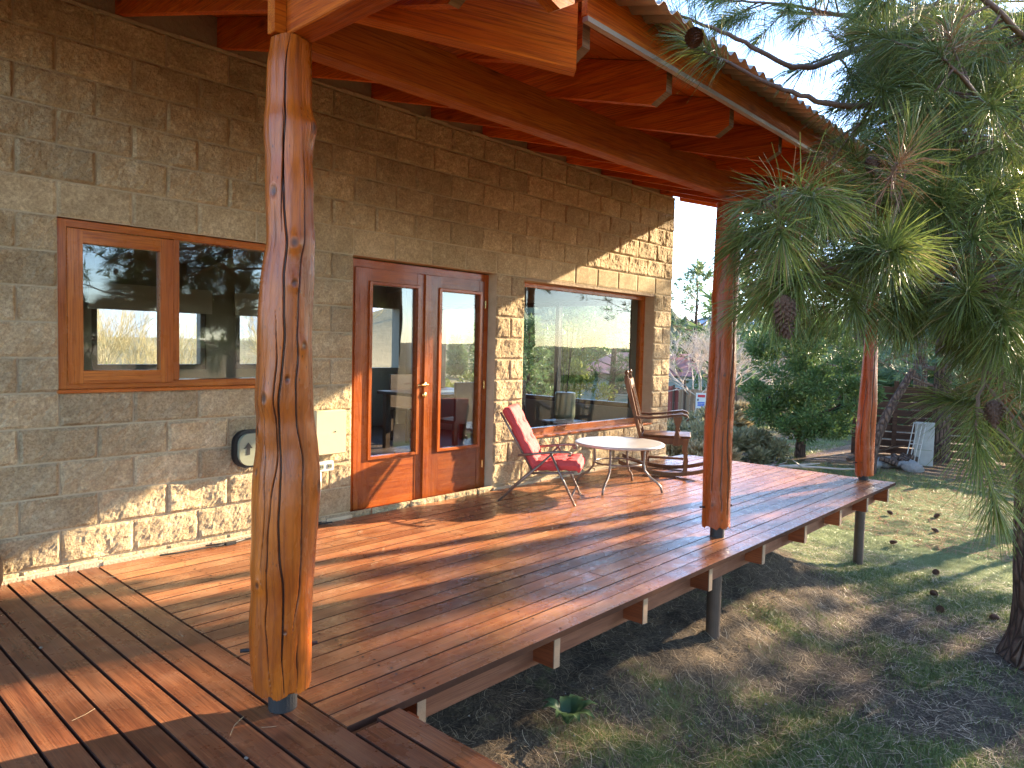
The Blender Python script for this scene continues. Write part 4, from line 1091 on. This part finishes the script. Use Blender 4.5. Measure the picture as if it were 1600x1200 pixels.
for i, (x, y, h) in enumerate(((7.5, -19, 8.5), (12.5, -23, 9.5), (2.5, -24, 9), (19, -26, 10), (-3, -20, 9))):
    pine('pine_tree', ['pine across the meadow mirrored in the door glass', 'second meadow pine, mirrored beside it', 'broad pine mirrored in the left window', 'farthest meadow pine toward the sun', 'meadow pine behind the viewer side'][i], (x, y, gz(x, y)), h, 1.2, 2.6, 40, .3, .25, .02, M_NEEDF, 26, .18, 90+i, tpl=9)
# small green juniper-like tree
def leafy(name, label, base, clumps, nleaf, size, mat, trunkpts=None, trr=None, seed=3, cat='tree', spread=.5, group=None):
    root = thing(name, label, cat, base, 0, group); nr = np.random.default_rng(seed); rr = random.Random(seed)
    if trunkpts:
        mb = MB()
        for P, r_ in trunkpts: mb.tube(catmull(P, 5), [r_*(1-.7*i/(len(catmull(P, 5)))) for i in range(len(catmull(P, 5)))], 8, wob=.12)
        mb.build('trunk', M_BARK if cat == 'tree' else M_TWIG, root)
    C = np.array([c_[:3] for c_ in clumps]); Rr = np.array([c_[3] for c_ in clumps])
    k = nr.integers(0, len(C), nleaf); d = unit(nr.normal(size=(nleaf, 3)))*(nr.random((nleaf, 1))**.45)
    P0 = C[k]+d*Rr[k][:, None]*np.array([1, 1, .8])
    D = unit(d+nr.normal(size=(nleaf, 3))*spread+np.array([0, 0, .35])); side = unit(np.cross(D, nr.normal(size=(nleaf, 3))))
    L = size*(.6+.8*nr.random((nleaf, 1)))
    V = np.stack([P0, P0+side*L*.16+D*L*.5, P0+D*L, P0-side*L*.16+D*L*.5], 1).reshape(-1, 3)
    npmesh('crown' if cat == 'tree' else 'leaves', V, np.arange(nleaf*4).reshape(-1, 4), mat, root)
    return root
rr = random.Random(9); cl = []
for i in range(85):
    a = rr.uniform(0, 6.28); f = rr.random(); z = .55+2.3*f; r_ = (1.45*math.sin(math.pi*(.22+.72*f))**.8)*math.sqrt(rr.random()); cl.append((r_*math.cos(a), r_*math.sin(a), z, rr.uniform(.16, .34)))
tp = [([(0, 0, -.1), (.02, 0, .35), (.05, .02, 1.0), (0, .1, 2.3)], .13), ([(0, 0, .3), (-.3, .2, .8), (-.8, .4, 1.3)], .05), ([(.02, 0, .35), (.3, -.3, .8), (.7, -.6, 1.4)], .06), ([(0, 0, .4), (-.2, -.4, .9), (-.4, -.9, 1.2)], .05), ([(0,0,.5),(.4,.3,1.1),(.9,.5,1.8)],.05)]
leafy('juniper_tree', 'small bushy green tree with dark trunk on the lawn past the deck end', (14.1, 1.0, gz(14.1, 1.0)), cl, 42000, .085, M_LEAF, tp, None, 31)
# bare pale tree behind the corner and bushes
def bare(name, label, base, H, seed, mat, group=None, depth=6, sp=.55, thick=.035):
    rr = random.Random(seed); root = thing(name, label, 'tree', base, 0, group); mb = MB()
    def grow(p_, d, L, r_, k):
        e = p_+d*L; mb.tube([p_, (p_+e)/2+Vector((rr.gauss(0, .03), rr.gauss(0, .03), 0))*L, e], [r_, r_*.85, r_*.7], 4, cap=False)
        if k == 0: return
        for _ in range(rr.choice((2, 3, 3))):
            grow(e, (d+Vector((rr.gauss(0, sp), rr.gauss(0, sp), rr.gauss(.12, .3)))).normalized(), L*rr.uniform(.65, .88), r_*.68, k-1)
    for _ in range(4): grow(Vector((0, 0, -.1)), Vector((rr.gauss(0, .3), rr.gauss(0, .3), 1)).normalized(), H*.26, thick, depth)
    mb.build('branches', mat, root); return root
def polar(px, D): # a point on the ground in the direction of picture column px at distance D
    d = (FWD+RGT*((px-800)/FPX)); d.z = 0; d.normalize(); q = CAM+d*D; return (q.x, q.y, gz(q.x, q.y))
bare('bare_tree', 'pale leafless tree in front of the pink roofed house', polar(1085, 24), 3.4, 4, M_PALET, sp=.5)
bare('bare_tree', 'smaller pale leafless tree beside the middle log post', polar(1125, 27), 3.4, 6, M_PALET, sp=.5)
pine('pine_tree', 'distant pine rising behind the pink roofed house past the corner', (*polar(1082, 46)[:2], polar(1082, 46)[2]), 9.0, 1.5, 2.6, 40, .3, .3, .03, M_NEEDF, 26, .2, 41, tpl=9, shape='round')
pine('pine_tree', 'distant pine seen through the big window near its far jamb', polar(955, 42), 8.2, 1.5, 2.8, 40, .3, .3, .03, M_NEEDF, 26, .2, 42, tpl=9, shape='round')
pine('pine_tree', 'smaller distant pine seen through the middle of the big window', polar(912, 50), 7.0, 1.5, 2.2, 34, .3, .3, .03, M_NEEDF, 26, .2, 43, tpl=9, shape='round')
pine('pine_tree', 'dark green young pine seen at the near end of the big window', polar(826, 22), 3.0, .3, 1.1, 30, .2, .16, .016, M_NEEDF, 26, .08, 44, tpl=8)
rr = random.Random(19)
def blobs(n, R_, H): return [(rr.gauss(0, R_*.45), rr.gauss(0, R_*.45), rr.uniform(.1, H), rr.uniform(.2, .4)*R_) for _ in range(n)]
leafy('poplar_tree', 'yellow green tree seen through the big window beside the white mullion', polar(875, 38), [(rr.gauss(0, 1.0), rr.gauss(0, 1.0), rr.uniform(.5, 4.8), rr.uniform(.4, .8)) for _ in range(40)], 12000, .22, M_NEEDY, [([(0,0,0),(0,0,2),(0,0,4)], .1)], None, 33)
for i, (px, D, s, lab, mt) in enumerate(((1078, 15.5, .75, 'grey green sage bush behind the rocking chair', M_SAGE), (1102, 17, .8, 'rounded sage bush half hidden by the middle log post', M_SAGE),
        (1062, 13.2, .40, 'clump of yellow dry grass right behind the rocking chair seat', M_TALL), (1092, 13.0, .45, 'sunlit dry grass clump beside the middle log post', M_TALL), (1165, 15.5, .6, 'dry bush between the middle post and the small green tree', M_SAGE), (1150,21,.7,'far dry bush beyond the fallen branches', M_TALL))):
    leafy('bush', lab, polar(px, D), blobs(16, s, s*.9), 7000, .12 if mt is M_SAGE else .2, mt, None, None, 50+i, 'bush', .5 if mt is M_SAGE else .2)
# view through the rear windows
for i, (x, y, h) in enumerate(((9.5, 30, 9), (11.5, 32, 10), (13.2, 31, 8.5), (20.5, 33, 9), (26, 36, 10))):
    root = bare('bare_poplar', ['bare yellowish poplar seen through both left window panes', 'tall bare poplar next to it beyond the rear window', 'third bare poplar behind the house', 'bare poplar seen beside the near log post through the window', 'bare poplar farthest behind the house'][i], (x, y, gz(x, y)), h*.8, 60+i, simple('yellow_twigs', (.55, .42, .2), .8), 'bare poplars behind the house', 6, .22, .05)
for i, (x, y, s) in enumerate(((10.8, 22, 1.7), (13.5, 21, 1.4), (6.6, 16, 1.3), (19, 22, 1.6), (24, 24, 1.8))):
    leafy('shrub', ['round green shrub behind the house, seen through the left sash', 'lower green shrub beside it in the rear window view', 'nearest green shrub behind the house', 'green shrub at the fixed pane', 'green shrub farthest along behind the house'][i], (x, y, gz(x, y)), [(rr.gauss(0, s*.5), rr.gauss(0, s*.5), rr.uniform(.2, 1.15*s), rr.uniform(.25, .45)*s) for _ in range(22)], 6000, .28, M_NEEDY, None, None, 70+i, 'shrub')

# ------------------------------------------------------------------ neighbour house, fences, yard things
def place(root, px, D, extra=0):
    x, y, z = polar(px, D); root.location = (x, y, z); root.rotation_euler[2] = math.atan2(CAM.y-y, CAM.x-x)+math.pi/2+extra
nh = thing('neighbour_house', 'low house with a pinkish red metal roof seen past the wall corner', 'house'); place(nh, 1022, 44)
nh.location.z = -2.75
M_PINK = simple('pink_red_roof', (.48, .20, .17), .55, .1, .12, 2, .002); M_NHW = simple('pale_green_wall', (.42, .45, .38), .8, 0, .1, 2)
MB().box((-4.6, 0, 0), (4.6, 6, 2.55)).build('wall', M_NHW, nh)
mb = MB(); a, b, c_, d = (-5.1, -.5, 2.55), (5.1, -.5, 2.55), (5.1, 6.5, 2.55), (-5.1, 6.5, 2.55); e, f = (-2.6, 3, 3.85), (4.2, 3, 3.85)
mb.add([a, b, c_, d, e, f], [(0, 1, 5, 4), (1, 2, 5), (2, 3, 4, 5), (3, 0, 4), (3, 2, 1, 0)]); mb.build('roof', M_PINK, nh)
for x0, x1, z0, z1 in ((-2.9, -1.5, 1.25, 1.9), (.2, 1.6, .9, 1.9), (2.7, 3.6, .3, 2.0)):
    w_ = MB().box((x0, -.05, z0), (x1, -.005, z1)).build('window', M_WHITE, nh)
    MB().box((x0+.08, -.06, z0+.08), (x1-.08, -.052, z1-.08)).build('pane', simple('dark_pane', (.12, .13, .12), .1), w_)
M_FB = wood('fence_board_wood', (.50, .34, .20), (.40, .26, .15), (.25, .15, .09), .8, 2, objvar=.25); M_FBR = wood('red_fence_board', (.38, .11, .08), (.30, .08, .06), (.2, .05, .04), .7, 2, objvar=.2)
fn = thing('board_fence', 'upright wooden board fence carrying a small sign past the wall corner', 'fence'); place(fn, 1090, 24)
meB = [MB().box((0, 0, -.3), (.118, .022, 1.0), bev=.004).mesh('board', m) for m in (M_FB, M_FBR)]
for i in range(40):
    x = -2.2+i*.124
    o = link('board', meB[1] if x < -.62 else meB[0], fn, (x, rnd.uniform(-.004, .004), rnd.uniform(-.03, .03)+(.08 if x < -.62 else 0)))
for x in (-.40, -.75, 1.2): MB().tube([(x, -.05, -.3), (x, -.05, 1.32 if x == -.40 else 1.15)], .035, 8).build('fence_post', M_DARKW, fn)
sg = thing('warning_sign', 'small white sign with a red heading fixed to the board fence', 'sign'); sg.parent = None
place(sg, 1096, 23.9); sg.location.z = fn.location.z
Msr = simple('sign_red', (.6, .04, .05), .5, 0, .05); Msb = simple('sign_blue', (.05, .12, .5), .5, 0, .05)
MB().box((-.16, -.02, .42), (.16, -.01, .92)).build('panel', M_WHITE, sg); MB().box((-.10, -.024, .78), (.13, -.021, .86)).build('heading', Msr, sg)
mb = MB()
for i in range(3): mb.box((-.10, -.024, .49+i*.05), (.12, -.021, .525+i*.05))
mb.build('text_line', Msb, sg)
mb = MB(); mb.box((-.11, -.024, .66), (-.07, -.021, .73)); mb.build('symbol', M_BLACK, sg)
# horizontal slat fence under the blue-green pine
sf = thing('slat_fence', 'dark horizontal slat fence with light showing between the slats', 'fence'); place(sf, 1470, 17.6, R(4))
M_SLAT = wood('dark_slat_wood', (.12, .06, .035), (.085, .045, .028), (.04, .02, .014), .8, 0, objvar=.3)
meS = MB().box((-1.6, 0, 0), (1.6, .022, .135), bev=.004).mesh('slat', M_SLAT)
for sec in range(0, 2):
    for i in range(9): 
        o = link('slat', meS, sf, (sec*3.25, rnd.uniform(-.006, .006), .02+i*.165)); o.rotation_euler[1] = R(rnd.uniform(-.25, .25))
for x in (-1.6, -.82, 1.62, 4.9): MB().box((x-.045, -.06, -.3), (x+.045, -.005, 1.6)).build('fence_post', M_SLAT, sf)
wp = thing('old_door', 'weathered white panel leaning on its end against the slat fence', 'panel'); place(wp, 1449, 16.2)
MB().box((-.17, 0, 0), (.17, .04, .86), bev=.005).build('panel', simple('weathered_paint', (.36, .34, .28), .8), wp, rot=(R(-8), 0, 0))
MB().box((-.14, -.006, .30), (.14, -.002, .315)).build('rail_line', M_VENT, wp, rot=(R(-8), 0, 0))
wf = thing('metal_frame', 'thin grey metal frame leaning beside the white panel', 'frame'); place(wf, 1438, 16.0)
mb = MB()
for x in (-.14, -.07, 0, .07): mb.tube([(x-.05, 0, 0), (x+.07, .25, .84)], .011, 6)
for f in (.05, .5, .98): mb.tube([(-.19+.12*f, .25*f, .84*f), (.02+.12*f, .25*f, .84*f)], .011, 6)
mb.build('bars', M_FLASH, wf)
def stone_mesh(seed, s):
    bm = bmesh.new(); bmesh.ops.create_icosphere(bm, subdivisions=2, radius=1)
    for v_ in bm.verts:
        v_.co *= 1+.35*noise.noise(v_.co*1.1+Vector((seed, 0, 0))); v_.co.z *= .6
        v_.co *= s
    me = bpy.data.meshes.new('stone'); bm.to_mesh(me); bm.free(); me.materials.append(M_STONE); return me
sts = [stone_mesh(i*3.1, 1) for i in range(4)]
for i in range(11):
    px = 1370+i*6.5; x, y, z = polar(px+rnd.uniform(-3, 3), 15.6+rnd.uniform(-.4, .5))
    o = link('stone', sts[i % 4], None, (x, y, z+.06)); o.scale = (rnd.uniform(.10, .2),)*3; o.rotation_euler = (0, 0, rnd.uniform(0, 6))
    tag(o, 'rough grey stone in the heap at the foot of the slat fence', 'stone', 'heap of stones by the slat fence')
for i in range(5):
    px = 1395+i*9; x, y, z = polar(px, 15.3+.2*i)
    o = MB().tube([(-.16, 0, 0), (.16, .03, .02)], [.06, .055], 9, wob=.08).build('firewood_log', [M_BARK], None, loc=(x, y, z+.14), rot=(0, R(-12), rnd.uniform(0, 3)))
    tag(o, 'short split firewood log lying on the stone heap by the slat fence', 'log', 'firewood on the stone heap')
tk = thing('leaning_trunk', 'bare leaning tree trunk beside the farthest log post', 'tree trunk', polar(1366, 14.5))
MB().tube(catmull([(0, 0, -.2), (.02, -.05, .5), (.18, -.2, 1.1), (.5, -.5, 1.9)], 5), [.11, .10, .10, .095, .09, .09, .085, .085, .08, .08, .08, .075, .07, .07, .065, .06], 10, wob=.08).build('trunk', M_BARK, tk)
for i, (px, D, a, L) in enumerate(((1168, 14.0, .3, 1.5), (1182, 13.6, .9, 1.2), (1200, 14.4, -.2, 1.7), (1175, 15.0, .6, 1.4), (1340, 17, .1, 1.6), (1330, 16, 1.0, 1.5))):
    x, y, z = polar(px, D); mb = MB(); P = [Vector((0, 0, .04))]; q = Vector((math.cos(a-1), math.sin(a-1), .18))
    for s in range(5): q = (q+rv3(.16)).normalized(); q.z = abs(q.z)*.5; P.append(P[-1]+q*L/5)
    mb.tube(P, [.035, .03, .025, .02, .015, .008], 7, wob=.1); mb.tube([P[2], P[2]+Vector((q.y, -q.x, .35))*.5], [.018, .006], 6)
    tag(mb.build('fallen_branch', M_PALET if i in (0, 2) else M_TWIG, None, loc=(x, y, z)), ['pale fallen branch nearest the middle log post', 'short dark fallen branch on the lawn edge', 'long pale fallen branch left of the small green tree', 'dark fallen branch farther back by the bush', 'fallen branch right of the small green tree', 'dark branch lying behind the farthest post'][i], 'branch')

# pine cones on the grass
cps = [(7.34, -2.965, 'pine cone on the lawn farthest from the deck edge'), (6.58, -3.09, 'pine cone standing upright on the mossy lawn, middle of the near three'), (6.15, -3.26, 'largest pine cone lying on the grass nearest the viewer'), (6.25, -3.70, 'pine cone close to the big pine trunk'),
       (9.3, -2.6, 'pine cone on the needle litter behind the lawn'), (10.2, -2.35, 'second pine cone on the litter past the lawn'), (9.9, -1.9, 'pine cone by the corner of the deck out on the litter'), (8.2, -2.3, 'small pine cone just past the deck end'), (10.8, -3.1, 'far pine cone beside the litter edge')]
for x, y, lb in cps:
    o = link('pine_cone', ME_CONE, None, (x, y, gz(x, y)+.03), (R(rnd.uniform(60, 110)), 0, rnd.uniform(0, 6))); o.scale = (.85,)*3; tag(o, lb, 'pine cone')
# leafy weed
wd_ = thing('weed_plant', 'small broad leaved weed growing in the bare soil by the deck', 'plant', (1.86, -2.30, float(gh(1.86, -2.30))+.01))
for i in range(9):
    a = i*2.4; d = Vector((math.cos(a), math.sin(a), 0)); L = rnd.uniform(.12, .19); s = Vector((-d.y, d.x, 0)); P = []
    for k in range(5):
        f = k/4; c_ = d*L*f+Vector((0, 0, .02+.11*math.sin(f*2.2))); w_ = .032*math.sin(math.pi*(.12+.85*f))
        P.append((c_-s*w_, c_-Vector((0, 0, .006)), c_+s*w_))
    mb = MB(); V = [q for t3 in P for q in t3]; Fs = []
    for k in range(4): Fs += [(k*3, k*3+1, k*3+4, k*3+3), (k*3+1, k*3+2, k*3+5, k*3+4)]
    mb.add(V, Fs).build('leaf', M_BROAD, wd_, smooth=True)
# pebbles, one scatter
mb = MB()
for i in range(240):
    x = rnd.uniform(.5, 6.5); y = rnd.uniform(-3.4, -1.4); s = rnd.uniform(.003, .010)*(2.2 if rnd.random() < .04 else 1); z = float(gh(x, y))+.035*noise.noise((x*2.2, y*2.2, 3))+.02*noise.noise((x*7, y*7, 9))+.01*noise.noise((x*19, y*19, 5))
    mb.add([(x-s, y, z), (x, y-s, z), (x+s, y, z), (x, y+s, z), (x, y, z+s*.9)], [(0, 1, 4), (1, 2, 4), (2, 3, 4), (3, 0, 4)])
tag(mb.build('pebbles', M_STONE), kind='stuff')
for i, (x, y) in enumerate(((-.35, -3.20), (-.03, -3.05), (-.75, -2.2), (.62, -.9))):
    pass
for i, (px_, py_, lb) in enumerate(((385, 1186, 'tiny white pebble on the walkway near the bottom of the picture'), (64, 1013, 'tiny pale crumb on the walkway below the left wall'), )):
    d = (FWD+RGT*((px_-800)/FPX)-UPV*((py_-600)/FPX)); q = CAM+d*(-CAM.z/d.z)
    o = link('pebble', sts[i], None, (q.x, q.y, .004)); o.scale = (.007,)*3; tag(o, lb, 'pebble')

# ------------------------------------------------------------------ ground cover
def gz_fine(x, y):
    # bilinear lookup in the built ground grid
    i = np.clip(np.searchsorted(gx, x)-1, 0, nx-2); j = np.clip(np.searchsorted(gy, y)-1, 0, ny-2)
    u = (x-gx[i])/(gx[i+1]-gx[i]); w_ = (y-gy[j])/(gy[j+1]-gy[j])
    return (Z[i, j]*(1-u)*(1-w_)+Z[i+1, j]*u*(1-w_)+Z[i, j+1]*(1-u)*w_+Z[i+1, j+1]*u*w_)
def blades(name, n, xr, yr, L, w, mat, mask=None, lean=.5, thr=.3, excl=None):
    x = rng.uniform(*xr, n); y = rng.uniform(*yr, n)
    if mask is not None:
        k = interp_mask(mask, x, y) > thr+rng.normal(size=n)*.15; x, y = x[k], y[k]
    if excl is not None:
        k = ~excl(x, y); x, y = x[k], y[k]
    m = len(x); z = gz_fine(x, y)-.003
    P0 = np.stack([x, y, z], 1); a = rng.uniform(0, 6.283, m); D = unit(np.stack([np.cos(a)*lean*rng.random(m)*2, np.sin(a)*lean*rng.random(m)*2, np.ones(m)], 1))
    Ln = L*(.5+rng.random(m))[:, None]; s = np.stack([-np.sin(a), np.cos(a), 0*a], 1)*w/2
    P1 = P0+D*Ln; V = np.stack([P0-s, P0+s, P1], 1).reshape(-1, 3)
    o = npmesh(name, V, np.arange(m*3).reshape(-1, 3), mat); tag(o, kind='stuff'); return o
under = lambda x, y: (y > -2.25) & (x < 7.3)
blades('grass', 210000, (.6, 7.2), (-6.2, -2.2), .036, .0042, M_GRASS, gm, .8, .38)
blades('lawn_grass', 190000, (5.8, 13.5), (-7.5, 1.5), .022, .004, M_LAWN, gm, .8, .55, lambda x, y: (y > -1.6) & (x < 7.3))
blades('yard_grass', 50000, (12, 20), (-2, 8), .06, .008, M_GRASS, gm, .6, .5)
blades('meadow_grass', 90000, (-2, 42), (-45, -8.6), .35, .012, M_TALL, None, .35)
blades('dry_grass', 50000, (12, 40), (2, 24), .22, .014, M_TALL, None, .4, excl=lambda x, y: (y < 3.5+.15*(x-12)))
# fallen needles lying on soil
def litter(name, n, xr, yr, L, w, mat, excl=None, h=.004):
    x = rng.uniform(*xr, n); y = rng.uniform(*yr, n)
    if excl is not None: k = ~excl(x, y); x, y = x[k], y[k]
    m = len(x); a = rng.uniform(0, 6.283, m); c_ = rng.normal(size=m)*.5; Ln = L*(.5+rng.random(m)*.7)
    P = []; cx, cy = x, y; aa = a
    for k in range(4):
        z = gz_fine(cx, cy)+h+rng.random(m)*.008
        s = np.stack([-np.sin(aa), np.cos(aa), 0*aa], 1)*w/2; p_ = np.stack([cx, cy, z], 1); P += [p_-s, p_+s]
        cx = cx+np.cos(aa)*Ln/3; cy = cy+np.sin(aa)*Ln/3; aa = aa+c_*.45
    V = np.stack(P, 1).reshape(-1, 3); b = np.arange(m)*8
    Fq = np.concatenate([np.stack([b+2*k, b+2*k+1, b+2*k+3, b+2*k+2], 1) for k in range(3)])
    tag(npmesh(name, V, Fq, mat), kind='stuff')
litter('fallen_needles', 17000, (.6, 7.6), (-6.2, -1.0), .12, .0027, M_STRAW, h=.010)
litter('needle_litter', 16000, (8.5, 17), (-6, 1.5), .16, .006, M_DEAD)
nn_ = 130; xs_ = rng.uniform(-1.6, 6.8, nn_); ys_ = rng.uniform(-2.5, -.2, nn_); a_ = rng.uniform(0, 6.28, nn_); mb = MB()
for x, y, a in zip(xs_, ys_, a_):
    L = rnd.uniform(.05, .14); q0 = Vector((x, y, .004)); q1 = q0+Vector((math.cos(a), math.sin(a), 0))*L*.5+Vector((0, 0, .002)); q2 = q1+Vector((math.cos(a+.3), math.sin(a+.3), 0))*L*.5
    mb.tube([q0, q1, q2], .0011, 3, cap=False)
tag(mb.build('stray_needles', M_STRAW), kind='stuff')
# scrub on the far hill
mb = MB(); rr = random.Random(77)
for i in range(1500):
    px = rr.uniform(780, 1200); D = rr.uniform(60, 240); d = (FWD+RGT*((px-800)/FPX)); d.z = 0; d.normalize(); q = CAM+d*D
    s = rr.uniform(.6, 1.6)*(D/120); z = gz(q.x, q.y)
    vs_ = []
    for k in range(6): vs_.append((q.x+s*math.cos(k*1.047)*rr.uniform(.7, 1.2), q.y+s*math.sin(k*1.047)*rr.uniform(.7, 1.2), z-.1))
    vs_.append((q.x, q.y, z+s*rr.uniform(.8, 1.4)))
    mb.add(vs_, [(k, (k+1) % 6, 6) for k in range(6)])
tag(mb.build('hill_scrub', simple('scrub', (.11, .11, .06), .95, 0, .4, 2)), kind='stuff')
# road strip behind the small tree
V = []; Fs = []
for i in range(24):
    x = 19+i*.8; 
    for dy_ in (0, 3.0): y_ = 9.0-.75*(x-19)*.55+dy_; V.append((x, y_, max(gz(x, y_), gz(x+.8, y_))+.03))
for i in range(23): Fs.append((2*i, 2*i+2, 2*i+3, 2*i+1))
wb, wa = [], []; rr = random.Random(5)
for i in range(150):
    px = rr.uniform(700, 1750); D = rr.uniform(34, 95); d = (FWD+RGT*((px-800)/FPX)); d.z = 0; d.normalize(); q = CAM+d*D
    if 900 < px < 1130 and D < 56: continue
    if px < 870 and D < 70: continue
    h = rr.uniform(3.0, 8.0)*(1.25 if px > 1130 else .8); z0 = gz(q.x, q.y)
    for _ in range(120):
        f = rr.random(); rad = h*.30*(1-f)**.6*math.sqrt(rr.random()); a = rr.uniform(0, 6.28)
        wb.append((q.x+rad*math.cos(a), q.y+rad*math.sin(a), z0+.3+f*h)); wa.append(tuple(Vector((math.cos(a), math.sin(a), .6)).normalized()))
Vw, Fw = needles(np.array(wb), np.array(wa), 9, .75, .11, (10, 85), .3, .1, 1); tag(npmesh('far_wood', Vw, Fw, M_NEEDF), kind='stuff')
tag(MB().add(V, Fs).build('road', simple('gravel_road', (.30, .29, .28), .9, 0, .15, 5, .01)), kind='structure')
